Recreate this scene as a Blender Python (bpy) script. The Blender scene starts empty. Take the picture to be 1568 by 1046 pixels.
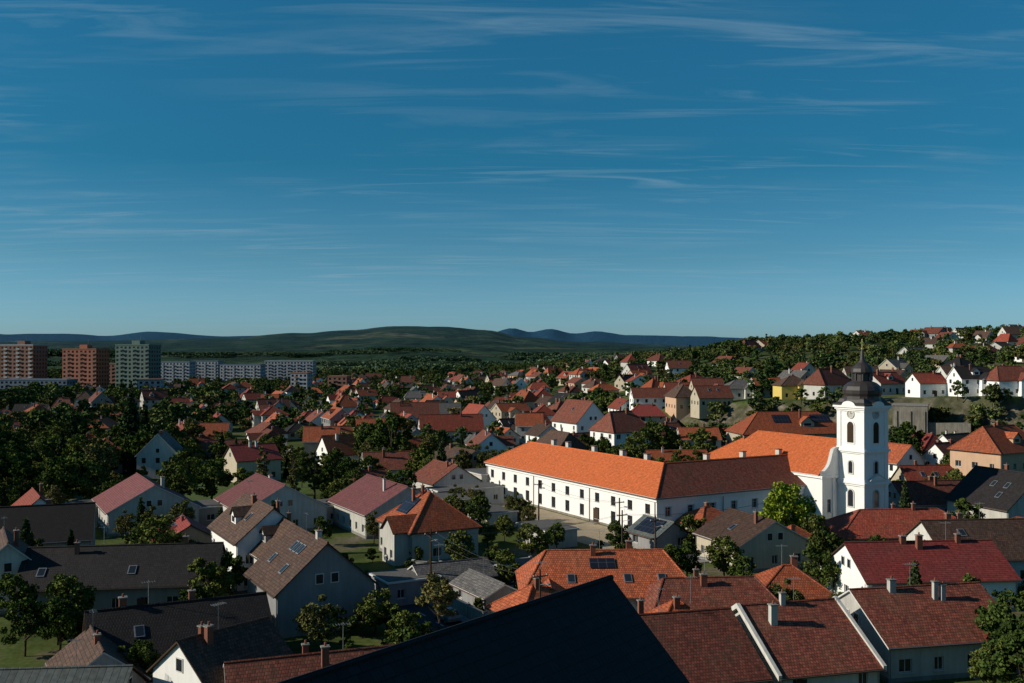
import bpy, math, random
import numpy as np
from mathutils import Vector, noise
R = random.Random(11)
scene = bpy.context.scene
scene.view_settings.view_transform = 'Standard'
scene.view_settings.look = 'None'
scene.view_settings.exposure = 0
F = 1524.0
CAMZ = 32.0
def sx(u, d): return (u - 784.0) / F * d     # image pixel column u to world x: bearing tangent * distance
GA = math.radians(29.4)
E2 = (math.cos(GA), math.sin(GA)); E1 = (-math.sin(GA), math.cos(GA))
CX, CY = 24.4, 168.0
def grid(b, a): return (CX + b*E2[0] + a*E1[0], CY + b*E2[1] + a*E1[1])
def togrid(x, y):
    dx, dy = x-CX, y-CY
    return (dx*E2[0]+dy*E2[1], dx*E1[0]+dy*E1[1])
# ------------------------------------------------------------------ materials
def newmat(name):
    m = bpy.data.materials.new(name); m.use_nodes = True
    nt = m.node_tree; nt.nodes.clear()
    out = nt.nodes.new('ShaderNodeOutputMaterial')
    return m, nt, out
def nd(nt, t, **kw):
    n = nt.nodes.new(t)
    for k, v in kw.items():
        if k.startswith('i_'):
            key = k[2:]
            key = int(key) if key.isdigit() else key.replace('_', ' ')
            n.inputs[key].default_value = v
        else: setattr(n, k, v)
    return n
def c4(c): return (c[0], c[1], c[2], 1.0)
def mixc(nt, blend, fac, a, b):
    n = nt.nodes.new('ShaderNodeMix'); n.data_type = 'RGBA'; n.blend_type = blend
    for s, val in ((n.inputs[0], fac), (n.inputs[6], a), (n.inputs[7], b)):
        if isinstance(val, bpy.types.NodeSocket): nt.links.new(val, s)
        elif isinstance(val, (int, float)): s.default_value = val
        else: s.default_value = c4(val)
    return n.outputs[2]
def ramp(nt, fac, stops):
    n = nt.nodes.new('ShaderNodeValToRGB'); el = n.color_ramp.elements
    while len(el) < len(stops): el.new(0.5)
    for e, (p, c) in zip(el, stops):
        e.position = p; e.color = c4(c) if not isinstance(c, (int, float)) else (c, c, c, 1)
    nt.links.new(fac, n.inputs[0]); return n.outputs[0]
def maprange(nt, val, a, b, c, d):
    n = nt.nodes.new('ShaderNodeMapRange')
    nt.links.new(val, n.inputs[0])
    for i, v in enumerate((a, b, c, d)): n.inputs[i+1].default_value = v
    return n.outputs[0]
def vscale(nt, val):
    n = nt.nodes.new('ShaderNodeCombineColor')
    for i in range(3): nt.links.new(val, n.inputs[i])
    return n.outputs[0]
def principled(nt, out, col, rough=0.8, spec=0.3, bump=None, metal=0.0, bstr=0.4, bdist=0.05):
    p = nt.nodes.new('ShaderNodeBsdfPrincipled')
    if isinstance(col, bpy.types.NodeSocket): nt.links.new(col, p.inputs['Base Color'])
    else: p.inputs['Base Color'].default_value = c4(col)
    p.inputs['Roughness'].default_value = rough
    p.inputs['Metallic'].default_value = metal
    p.inputs['Specular IOR Level'].default_value = spec
    if bump is not None:
        b = nt.nodes.new('ShaderNodeBump'); b.inputs['Strength'].default_value = bstr; b.inputs['Distance'].default_value = bdist
        nt.links.new(bump, b.inputs['Height']); nt.links.new(b.outputs[0], p.inputs['Normal'])
    nt.links.new(p.outputs[0], out.inputs[0]); return p
M = {}
def tile(name, c, var=0.35, bw=0.28, rh=0.36, old=0.5, rough=0.75, moss=(0.10, 0.085, 0.05)):
    m, nt, out = newmat(name)
    uv = nd(nt, 'ShaderNodeUVMap')
    br = nd(nt, 'ShaderNodeTexBrick', offset=0.5, offset_frequency=2)
    nt.links.new(uv.outputs[0], br.inputs[0])
    br.inputs['Color1'].default_value = c4([x*(1+var*0.6) for x in c])
    br.inputs['Color2'].default_value = c4([x*(1-var) for x in c])
    br.inputs['Mortar'].default_value = c4([x*0.30 for x in c])
    br.inputs['Scale'].default_value = 1.0
    br.inputs['Mortar Size'].default_value = 0.035
    br.inputs['Mortar Smooth'].default_value = 0.6
    br.inputs['Brick Width'].default_value = bw; br.inputs['Row Height'].default_value = rh
    tc = nd(nt, 'ShaderNodeTexCoord')
    n1 = nd(nt, 'ShaderNodeTexNoise', i_Scale=0.45, i_Detail=6.0, i_Roughness=0.65); nt.links.new(tc.outputs['Object'], n1.inputs[0])
    n2 = nd(nt, 'ShaderNodeTexNoise', i_Scale=2.2, i_Detail=4.0); nt.links.new(uv.outputs[0], n2.inputs[0])
    mp = nd(nt, 'ShaderNodeMapping'); mp.inputs['Scale'].default_value = (2.0, 0.18, 1); nt.links.new(uv.outputs[0], mp.inputs[0])
    n4 = nd(nt, 'ShaderNodeTexNoise', i_Scale=1.0, i_Detail=4.0); nt.links.new(mp.outputs[0], n4.inputs[0])
    f = maprange(nt, n1.outputs[0], 0.45, 0.75, 0.0, old)
    col = mixc(nt, 'MIX', f, br.outputs[0], moss)
    col = mixc(nt, 'MULTIPLY', 1.0, col, vscale(nt, maprange(nt, n2.outputs[0], 0.3, 0.7, 0.72, 1.22)))
    col = mixc(nt, 'MULTIPLY', 1.0, col, vscale(nt, maprange(nt, n4.outputs[0], 0.3, 0.7, 1-0.5*old, 1.08)))
    oi = nd(nt, 'ShaderNodeObjectInfo')
    col = mixc(nt, 'MULTIPLY', 1.0, col, vscale(nt, maprange(nt, oi.outputs['Random'], 0, 1, 0.7, 1.12)))
    principled(nt, out, col, rough, 0.25, br.outputs[1], bstr=0.5, bdist=-0.05)
    M[name] = m
tile('roof_orange_new', (0.66, 0.155, 0.045), 0.10, old=0.14)
tile('roof_orange', (0.48, 0.115, 0.045), 0.3, old=0.35)
tile('roof_red', (0.36, 0.07, 0.04), 0.3, old=0.4)
tile('roof_redbrown', (0.24, 0.068, 0.042), 0.4, old=0.45)
tile('roof_brown', (0.115, 0.062, 0.042), 0.4, old=0.5, moss=(0.08, 0.062, 0.045))
tile('roof_dark', (0.022, 0.018, 0.018), 0.3, old=0.3, moss=(0.030, 0.027, 0.024))
tile('roof_grey', (0.15, 0.14, 0.135), 0.3, old=0.3, bw=0.4, rh=0.4, moss=(0.12, 0.12, 0.1))
tile('roof_burgundy', (0.19, 0.062, 0.062), 0.12, bw=1.1, rh=0.35, old=0.2)
tile('roof_redsheet', (0.26, 0.045, 0.038), 0.12, bw=1.1, rh=0.35, old=0.2)
tile('roof_slate', (0.012, 0.014, 0.018), 0.2, bw=0.5, rh=0.5, old=0.2, moss=(0.02, 0.02, 0.022), rough=0.7)
tile('roof_sheet', (0.10, 0.115, 0.11), 0.15, bw=0.6, rh=4.0, old=0.3, rough=0.5)
def plaster(name, c, dirt=0.35, jit=0.12):
    m, nt, out = newmat(name)
    tc = nd(nt, 'ShaderNodeTexCoord')
    n1 = nd(nt, 'ShaderNodeTexNoise', i_Scale=0.35, i_Detail=7.0, i_Roughness=0.7); nt.links.new(tc.outputs['Object'], n1.inputs[0])
    mp = nd(nt, 'ShaderNodeMapping'); mp.inputs['Scale'].default_value = (2.5, 2.5, 0.25); nt.links.new(tc.outputs['Object'], mp.inputs[0])
    n2 = nd(nt, 'ShaderNodeTexNoise', i_Scale=1.0, i_Detail=5.0); nt.links.new(mp.outputs[0], n2.inputs[0])
    a = vscale(nt, maprange(nt, n1.outputs[0], 0.3, 0.7, 1-dirt*0.5, 1.03))
    b = vscale(nt, maprange(nt, n2.outputs[0], 0.3, 0.75, 1.02, 1-dirt*0.55))
    col = mixc(nt, 'MULTIPLY', 1.0, mixc(nt, 'MULTIPLY', 1.0, c, a), b)
    oi = nd(nt, 'ShaderNodeObjectInfo')
    col = mixc(nt, 'MULTIPLY', 1.0, col, vscale(nt, maprange(nt, oi.outputs['Random'], 0, 1, 1-jit, 1.0)))
    n3 = nd(nt, 'ShaderNodeTexNoise', i_Scale=12.0); nt.links.new(tc.outputs['Object'], n3.inputs[0])
    principled(nt, out, col, 0.9, 0.15, n3.outputs[0], bstr=0.25, bdist=0.03)
    M[name] = m
plaster('white_plaster', (0.80, 0.79, 0.76), 0.12, 0.03)
plaster('offwhite', (0.60, 0.58, 0.53), 0.4, 0.25)
plaster('cream', (0.50, 0.43, 0.32), 0.3, 0.2)
plaster('peach', (0.55, 0.36, 0.24), 0.25)
plaster('yellow', (0.62, 0.47, 0.13), 0.25)
plaster('greywall', (0.27, 0.27, 0.27), 0.35, 0.2)
plaster('concrete', (0.28, 0.27, 0.25), 0.5)
plaster('brickwall', (0.24, 0.10, 0.065), 0.4)
plaster('flat_brown', (0.24, 0.13, 0.095), 0.25)
plaster('flat_red', (0.36, 0.135, 0.085), 0.25)
plaster('flat_green', (0.13, 0.19, 0.165), 0.25)
plaster('flat_white', (0.33, 0.36, 0.39), 0.25)
plaster('flat_panel', (0.11, 0.15, 0.20), 0.2)
plaster('trim', (0.60, 0.59, 0.56), 0.2)
plaster('darkwood', (0.07, 0.045, 0.03), 0.4)
plaster('stone', (0.32, 0.29, 0.24), 0.8)
plaster('flatroof', (0.14, 0.135, 0.13), 0.5)
plaster('sand', (0.42, 0.34, 0.235), 0.5)
plaster('lawn', (0.085, 0.125, 0.03), 0.5)
plaster('pavement', (0.24, 0.23, 0.22), 0.4)
plaster('asphalt', (0.055, 0.055, 0.057), 0.4)
plaster('paint_white', (0.7, 0.7, 0.68), 0.3)
plaster('bark', (0.07, 0.05, 0.035), 0.4)
def simple(name, c, rough=0.5, metal=0.0, spec=0.5):
    m, nt, out = newmat(name)
    tc = nd(nt, 'ShaderNodeTexCoord')
    n1 = nd(nt, 'ShaderNodeTexNoise', i_Scale=3.0, i_Detail=3.0); nt.links.new(tc.outputs['Object'], n1.inputs[0])
    col = mixc(nt, 'MULTIPLY', 1.0, c, vscale(nt, maprange(nt, n1.outputs[0], 0.3, 0.7, 0.85, 1.1)))
    principled(nt, out, col, rough, spec, metal=metal); M[name] = m
simple('glass', (0.018, 0.022, 0.028), 0.12)
simple('gutter', (0.10, 0.07, 0.055), 0.5)
simple('zinc', (0.30, 0.31, 0.32), 0.45, 0.6)
simple('spire_copper', (0.035, 0.028, 0.026), 0.45)
simple('gold', (0.7, 0.5, 0.15), 0.35, 1.0)
simple('rubber', (0.02, 0.02, 0.02), 0.8)
simple('carpaint_white', (0.7, 0.7, 0.7), 0.3)
simple('carpaint_blue', (0.05, 0.12, 0.28), 0.3)
simple('carpaint_grey', (0.16, 0.17, 0.18), 0.3)
simple('wire', (0.05, 0.05, 0.05), 0.6)
m, nt, out = newmat('solar')
uv = nd(nt, 'ShaderNodeUVMap'); br = nd(nt, 'ShaderNodeTexBrick', offset=0.0)
nt.links.new(uv.outputs[0], br.inputs[0])
br.inputs['Color1'].default_value = (0.010, 0.013, 0.022, 1); br.inputs['Color2'].default_value = (0.013, 0.016, 0.028, 1)
br.inputs['Mortar'].default_value = (0.07, 0.072, 0.075, 1); br.inputs['Scale'].default_value = 1
br.inputs['Mortar Size'].default_value = 0.03; br.inputs['Brick Width'].default_value = 1.0; br.inputs['Row Height'].default_value = 1.65
principled(nt, out, br.outputs[0], 0.3, 0.3); M['solar'] = m
def leafmat(name, c1, c2):
    m, nt, out = newmat(name)
    geo = nd(nt, 'ShaderNodeNewGeometry')
    n1 = nd(nt, 'ShaderNodeTexNoise', i_Scale=0.7, i_Detail=2.0); nt.links.new(geo.outputs['Position'], n1.inputs[0])
    col = ramp(nt, n1.outputs[0], [(0.3, c1), (0.7, c2)])
    oi = nd(nt, 'ShaderNodeObjectInfo')
    h = nd(nt, 'ShaderNodeHueSaturation'); nt.links.new(col, h.inputs['Color'])
    nt.links.new(maprange(nt, oi.outputs['Random'], 0, 1, 0.455, 0.52), h.inputs['Hue'])
    nt.links.new(maprange(nt, oi.outputs['Random'], 0, 1, 1.45, 0.65), h.inputs['Value'])
    rp = maprange(nt, geo.outputs['Random Per Island'], 0, 1, 0.6, 1.4)
    col = mixc(nt, 'MULTIPLY', 1.0, h.outputs[0], vscale(nt, rp))
    d = nd(nt, 'ShaderNodeBsdfDiffuse'); nt.links.new(col, d.inputs[0]); nt.links.new(d.outputs[0], out.inputs[0])
    M[name] = m
leafmat('leaf', (0.032, 0.056, 0.015), (0.085, 0.115, 0.028))
leafmat('leaf_mid', (0.040, 0.070, 0.024), (0.090, 0.125, 0.040))
leafmat('leaf_hazed', (0.032, 0.062, 0.036), (0.062, 0.100, 0.050))  # grove leaves, distance haze put into the colour as a bluish tint
leafmat('leaf_bright', (0.15, 0.22, 0.02), (0.27, 0.32, 0.04))
leafmat('leaf_conifer', (0.016, 0.034, 0.016), (0.038, 0.060, 0.022))
leafmat('leaf_olive', (0.065, 0.072, 0.025), (0.12, 0.125, 0.04))
# terrain
m, nt, out = newmat('terrain')
geo = nd(nt, 'ShaderNodeNewGeometry')
sep = nd(nt, 'ShaderNodeSeparateXYZ'); nt.links.new(geo.outputs['Normal'], sep.inputs[0])
ln = nd(nt, 'ShaderNodeVectorMath', operation='LENGTH'); nt.links.new(geo.outputs['Position'], ln.inputs[0])
def nz(sc, det=5.0, ro=0.6):
    n = nd(nt, 'ShaderNodeTexNoise', i_Scale=sc, i_Detail=det, i_Roughness=ro); nt.links.new(geo.outputs['Position'], n.inputs[0]); return n.outputs[0]
near = ramp(nt, nz(0.06), [(0.38, (0.045, 0.062, 0.018)), (0.54, (0.080, 0.105, 0.028)), (0.62, (0.13, 0.11, 0.07)), (0.70, (0.19, 0.17, 0.14))])
near = mixc(nt, 'MULTIPLY', 1.0, near, ramp(nt, nz(1.5), [(0.3, 0.6), (0.7, 1.2)]))
field = ramp(nt, nz(0.0035, 5.0), [(0.42, (0.020, 0.042, 0.020)), (0.54, (0.032, 0.062, 0.026)), (0.60, (0.075, 0.095, 0.045)), (0.70, (0.15, 0.14, 0.08))])
field = mixc(nt, 'MULTIPLY', 1.0, field, ramp(nt, nz(0.02, 9.0, 0.78), [(0.40, 0.30), (0.60, 1.6)]))
scar = ramp(nt, nz(0.0024, 6.0, 0.7), [(0.64, 0.0), (0.67, 1.0)])
field = mixc(nt, 'MIX', scar, field, (0.26, 0.24, 0.19))
col = mixc(nt, 'MIX', maprange(nt, ln.outputs['Value'], 450, 800, 0, 1), near, field)
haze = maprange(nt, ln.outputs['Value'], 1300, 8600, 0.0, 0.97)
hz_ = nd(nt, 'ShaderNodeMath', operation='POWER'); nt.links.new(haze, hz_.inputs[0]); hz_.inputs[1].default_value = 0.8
col = mixc(nt, 'MIX', hz_.outputs[0], col, (0.022, 0.075, 0.138))  # aerial haze painted into the ground colour, bluer with distance from origin
rock = ramp(nt, nz(0.25, 8.0, 0.7), [(0.40, (0.04, 0.045, 0.022)), (0.52, (0.10, 0.085, 0.06)), (0.68, (0.24, 0.205, 0.155))])
rf0 = maprange(nt, sep.outputs['Z'], 0.90, 0.80, 0.0, 1.0)
nearm = maprange(nt, ln.outputs['Value'], 600, 700, 1.0, 0.0)
mm = nd(nt, 'ShaderNodeMath', operation='MULTIPLY'); nt.links.new(rf0, mm.inputs[0]); nt.links.new(nearm, mm.inputs[1])
col = mixc(nt, 'MIX', mm.outputs[0], col, rock)
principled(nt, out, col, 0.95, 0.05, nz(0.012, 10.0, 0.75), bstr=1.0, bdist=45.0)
bn = [n for n in nt.nodes if n.type == 'BUMP'][0]
nt.links.new(maprange(nt, ln.outputs['Value'], 700, 1800, 0.02, 1.0), bn.inputs['Strength'])
M['terrain'] = m
# ------------------------------------------------------------------ mesh builder
class MB:
    def __init__(s): s.v = []; s.f = []; s.m = []
    def face(s, pts, mat):
        i = len(s.v); s.v.extend([tuple(p) for p in pts]); s.f.append(tuple(range(i, i+len(pts)))); s.m.append(mat)
    def box(s, x0, x1, y0, y1, z0, z1, mat):
        a = [(x0,y0,z0),(x1,y0,z0),(x1,y1,z0),(x0,y1,z0),(x0,y0,z1),(x1,y0,z1),(x1,y1,z1),(x0,y1,z1)]
        for q in ((0,3,2,1),(4,5,6,7),(0,1,5,4),(1,2,6,5),(2,3,7,6),(3,0,4,7)): s.face([a[k] for k in q], mat)
    def obox(s, o, ax, ay, az, mat):
        o = Vector(o); ax = Vector(ax); ay = Vector(ay); az = Vector(az)
        a = [o, o+ax, o+ax+ay, o+ay]; a += [p+az for p in a]
        for q in ((0,3,2,1),(4,5,6,7),(0,1,5,4),(1,2,6,5),(2,3,7,6),(3,0,4,7)): s.face([a[k] for k in q], mat)
    def slab(s, pts, t, mat, under='trim'):
        top = [Vector(p) for p in pts]; bot = [p - Vector((0,0,t)) for p in top]
        s.face(top, mat); s.face(bot[::-1], under)
        n = len(top)
        for i in range(n):
            j = (i+1) % n; s.face([bot[i], bot[j], top[j], top[i]], mat if t > 0.3 else under)
    def lathe(s, prof, n, mat, cx=0, cy=0, ph=0.0):
        for (r0, z0), (r1, z1) in zip(prof, prof[1:]):
            for k in range(n):
                a = ph+2*math.pi*k/n; b = ph+2*math.pi*(k+1)/n
                q = [(cx+r0*math.cos(a), cy+r0*math.sin(a), z0), (cx+r0*math.cos(b), cy+r0*math.sin(b), z0)]
                if r1 > 1e-4: q += [(cx+r1*math.cos(b), cy+r1*math.sin(b), z1), (cx+r1*math.cos(a), cy+r1*math.sin(a), z1)]
                else: q += [(cx, cy, z1)]
                s.face(q, mat)
    def tube(s, p, q, r0, r1, mat, n=6):
        p = Vector(p); q = Vector(q); d = (q-p).normalized()
        a = d.orthogonal().normalized(); b = d.cross(a)
        for k in range(n):
            t0 = 2*math.pi*k/n; t1 = 2*math.pi*(k+1)/n
            c0 = a*math.cos(t0)+b*math.sin(t0); c1 = a*math.cos(t1)+b*math.sin(t1)
            s.face([p+c0*r0, p+c1*r0, q+c1*r1, q+c0*r1], mat)
def make_mesh(name, mb):
    me = bpy.data.meshes.new(name)
    me.from_pydata(mb.v, [], mb.f)
    names = []
    for x in mb.m:
        if x not in names: names.append(x)
    for x in names: me.materials.append(M[x])
    idx = {x: i for i, x in enumerate(names)}
    me.polygons.foreach_set('material_index', [idx[x] for x in mb.m])
    uvl = me.uv_layers.new(name='UVMap')
    uv = []
    V = mb.v
    for f in mb.f:
        a, b, c = V[f[0]], V[f[1]], V[f[2]]
        e = (b[0]-a[0], b[1]-a[1], b[2]-a[2]); g = (c[0]-a[0], c[1]-a[1], c[2]-a[2])
        nx, ny, nz_ = e[1]*g[2]-e[2]*g[1], e[2]*g[0]-e[0]*g[2], e[0]*g[1]-e[1]*g[0]
        l = math.sqrt(nx*nx+ny*ny+nz_*nz_) or 1.0
        nx /= l; ny /= l; nz_ /= l
        h = math.hypot(nx, ny)
        if h < 1e-3: ux, uy = 1.0, 0.0
        else: ux, uy = -ny/h, nx/h
        vx, vy, vz = -nz_*uy, nz_*ux, nx*uy-ny*ux
        for k in f:
            p = V[k]; uv.append(p[0]*ux+p[1]*uy); uv.append(p[0]*vx+p[1]*vy+p[2]*vz)
    uvl.data.foreach_set('uv', uv)
    me.update(); return me
def addobj(name, data, parent=None, loc=(0,0,0), rz=0.0, sc=1.0):
    o = bpy.data.objects.new(name, data); scene.collection.objects.link(o)
    o.location = loc; o.rotation_euler = (0, 0, rz)
    if sc != 1.0: o.scale = (sc, sc, sc) if not isinstance(sc, tuple) else sc
    if parent: o.parent = parent
    return o
def assemble(name, parts, loc, rz, joined=False):
    if joined:
        mb = MB()
        for p in parts.values():
            off = len(mb.v); mb.v += p.v; mb.f += [tuple(i+off for i in f) for f in p.f]; mb.m += p.m
        return addobj(name, make_mesh(name, mb), None, loc, rz)
    e = addobj(name, None, None, loc, rz); e.empty_display_size = 1
    for k, p in parts.items():
        if p.f: addobj(k, make_mesh(name+'_'+k, p), e)
    return e
# ------------------------------------------------------------------ terrain
def lerp_tab(x, tab):
    if x <= tab[0][0]: return tab[0][1]
    for (a, va), (b, vb) in zip(tab, tab[1:]):
        if x <= b:
            t = (x-a)/(b-a); t = t*t*(3-2*t); return va+(vb-va)*t
    return tab[-1][1]
def sstep(a, b, x):
    t = min(1, max(0, (x-a)/(b-a))); return t*t*(3-2*t)
RIGHT = [(-60, 0), (0, 5), (53, 14), (99, 23), (191, 33), (260, 37), (360, 40), (900, 48)]
def bt(us): return [((u-784)/F, h) for u, h in us]
HILL1 = bt([(-1500, 50), (0, 56), (120, 62), (230, 64), (350, 70), (450, 88), (540, 104), (600, 120), (680, 118), (740, 104), (800, 80), (900, 56), (1000, 38), (1200, 20), (3000, 30)])
HILL2 = bt([(-1500, 130), (0, 158), (100, 166), (160, 146), (230, 182), (350, 144), (450, 162), (600, 156), (740, 160), (784, 222), (812, 182), (843, 216), (880, 168), (910, 184), (960, 154), (1060, 138), (1150, 122), (1250, 106), (3000, 95)])
def yc(x): return max(255, 340-0.6*(x-75))
def hgt(x, y):
    r = math.hypot(x, y)
    h = 0.0
    if y < 80: h = min(24.0, (80-y)*0.3)
    if y > 200:
        t = x/y
        A = lerp_tab(t*700, RIGHT)
        if A > 0:
            c = yc(x); w = 7 if x > 85 else 7+ (85-x)*1.6
            w = min(w, 160)
            fy = 0.44*sstep(c, c+w, y) + 0.56*sstep(c+w+20, 700, y) - 0.6*sstep(760, 1600, y)
            h += A*fy
            if y > c+w: h += noise.noise(Vector((x*0.01, y*0.01, 3)))*2.0*sstep(c+w, c+w+80, y)
        if r > 1000:
            n = noise.fractal(Vector((x*0.0006, y*0.0006, 0)), 1.0, 2.0, 5)
            n2 = noise.fractal(Vector((x*0.003, y*0.003, 5)), 1.0, 2.0, 4)
            s1 = 1500.0 if r < 3900 else 1100.0
            g1 = math.exp(-((r-3900)/s1)**2); g2 = math.exp(-((r-9200)/1500.0)**2)
            h += (lerp_tab(t, HILL1)*(1+0.05*n) + 7*n2)*g1
            h = max(h, 0) + (lerp_tab(t, HILL2)*(1+0.03*n) + 7*n2)*g2
            g3 = math.exp(-((r-1900)/500.0)**2)
            h += g3*max(0, 18*n+8*n2+5)
    return h
rings = [0.0, 4.0]
while rings[-1] < 24000: rings.append(rings[-1]*1.02+0.3)
azs = []
a = -180.0
while a < 180.0:
    azs.append(math.radians(a)); a += 0.35 if -36 < a < 36 else 4.0
NA = len(azs)
tv = [(0, 0, hgt(0, 0))]; tf = []
for r in rings[1:]:
    for az in azs:
        x, y = r*math.sin(az), r*math.cos(az); tv.append((x, y, hgt(x, y)))
for k in range(NA):
    tf.append((0, 1+(k+1) % NA, 1+k))
for i in range(len(rings)-2):
    b0 = 1+i*NA; b1 = b0+NA
    for k in range(NA):
        k2 = (k+1) % NA; tf.append((b0+k, b0+k2, b1+k2, b1+k))
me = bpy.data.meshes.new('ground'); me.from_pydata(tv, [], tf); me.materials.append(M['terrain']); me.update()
me.polygons.foreach_set('use_smooth', [True]*len(me.polygons))
addobj('ground', me)
# ------------------------------------------------------------------ walls with openings
def wall(P, p0, p1, z0, z1, wins, wm, arch=False, simple_w=False, reveal=0.2, frame='trim', hood=False):
    W = P['walls']; G = P['windows']
    dx, dy = p1[0]-p0[0], p1[1]-p0[1]; L = math.hypot(dx, dy); dx /= L; dy /= L
    nx, ny = dy, -dx
    def pt(s, z, o=0.0): return (p0[0]+dx*s+nx*o, p0[1]+dy*s+ny*o, z)
    wins = [w for w in wins if w[0] > 0.05 and w[1] < L-0.05 and w[2] > z0+0.02 and w[3] < z1-0.02]
    xs = sorted(set([0.0, L]+[w[0] for w in wins]+[w[1] for w in wins])); zs = sorted(set([z0, z1]+[w[2] for w in wins]+[w[3] for w in wins]))
    for i in range(len(xs)-1):
        xm = (xs[i]+xs[i+1])/2
        run = None
        for j in range(len(zs)-1):
            zm = (zs[j]+zs[j+1])/2
            hole = any(w[0] < xm < w[1] and w[2] < zm < w[3] for w in wins)
            if not hole:
                if run is None: run = zs[j]
            if hole or j == len(zs)-2:
                top = zs[j] if hole else zs[j+1]
                if run is not None:
                    W.face([pt(xs[i], run), pt(xs[i+1], run), pt(xs[i+1], top), pt(xs[i], top)], wm); run = None
    for (a, b, c, d) in wins:
        r = -reveal
        W.face([pt(a, c), pt(a, c, r), pt(a, d, r), pt(a, d)][::-1], wm)
        W.face([pt(b, c, r), pt(b, c), pt(b, d), pt(b, d, r)][::-1], wm)
        W.face([pt(a, d), pt(a, d, r), pt(b, d, r), pt(b, d)][::-1], wm)
        W.face([pt(a, c, r), pt(a, c), pt(b, c), pt(b, c, r)][::-1], wm)
        G.face([pt(a, c, r), pt(b, c, r), pt(b, d, r), pt(a, d, r)], 'glass')
        if not simple_w:
            t = 0.07
            def bar(s0, s1, q0, q1):
                G.obox(pt(s0, q0, r+0.003), (dx*(s1-s0), dy*(s1-s0), 0), (nx*0.04, ny*0.04, 0), (0, 0, q1-q0), frame)
            bar(a, a+t, c, d); bar(b-t, b, c, d); bar(a+t, b-t, c, c+t); bar(a+t, b-t, d-t, d)
            m_ = (a+b)/2; bar(m_-0.03, m_+0.03, c+t, d-t)
            if d-c > 1.4:
                zz = c+(d-c)*0.68; bar(a+t, m_-0.03, zz, zz+0.05); bar(m_+0.03, b-t, zz, zz+0.05)
            G.obox(pt(a-0.08, c-0.07, 0.002), (dx*(b-a+0.16), dy*(b-a+0.16), 0), (nx*0.10, ny*0.10, 0), (0, 0, 0.065), 'trim')
            if hood:
                for (s0, s1, q0, q1) in ((a-0.16, a-0.02, c, d+0.14), (b+0.02, b+0.16, c, d+0.14), (a-0.02, b+0.02, d+0.02, d+0.14)):
                    G.obox(pt(s0, q0, 0.002), (dx*(s1-s0), dy*(s1-s0), 0), (nx*0.04, ny*0.04, 0), (0, 0, q1-q0), 'trim')
def rowwins(L, he, base=0.9, w=1.0, h=1.3, step=3.1, rng=R, keep=0.85, fl=2.9):
    out = []; n = max(1, int(L/step)); fs = max(1, int((he+0.3)/fl))
    for f in range(fs):
        for k in range(n):
            if rng.random() > keep: continue
            s = (k+0.5)*L/n; ww = w*rng.choice((1, 1, 1.4))
            z0 = base+f*fl
            if z0+h < he-0.15: out.append((s-ww/2, s+ww/2, z0, z0+h))
    return out
FOOT = []
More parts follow.
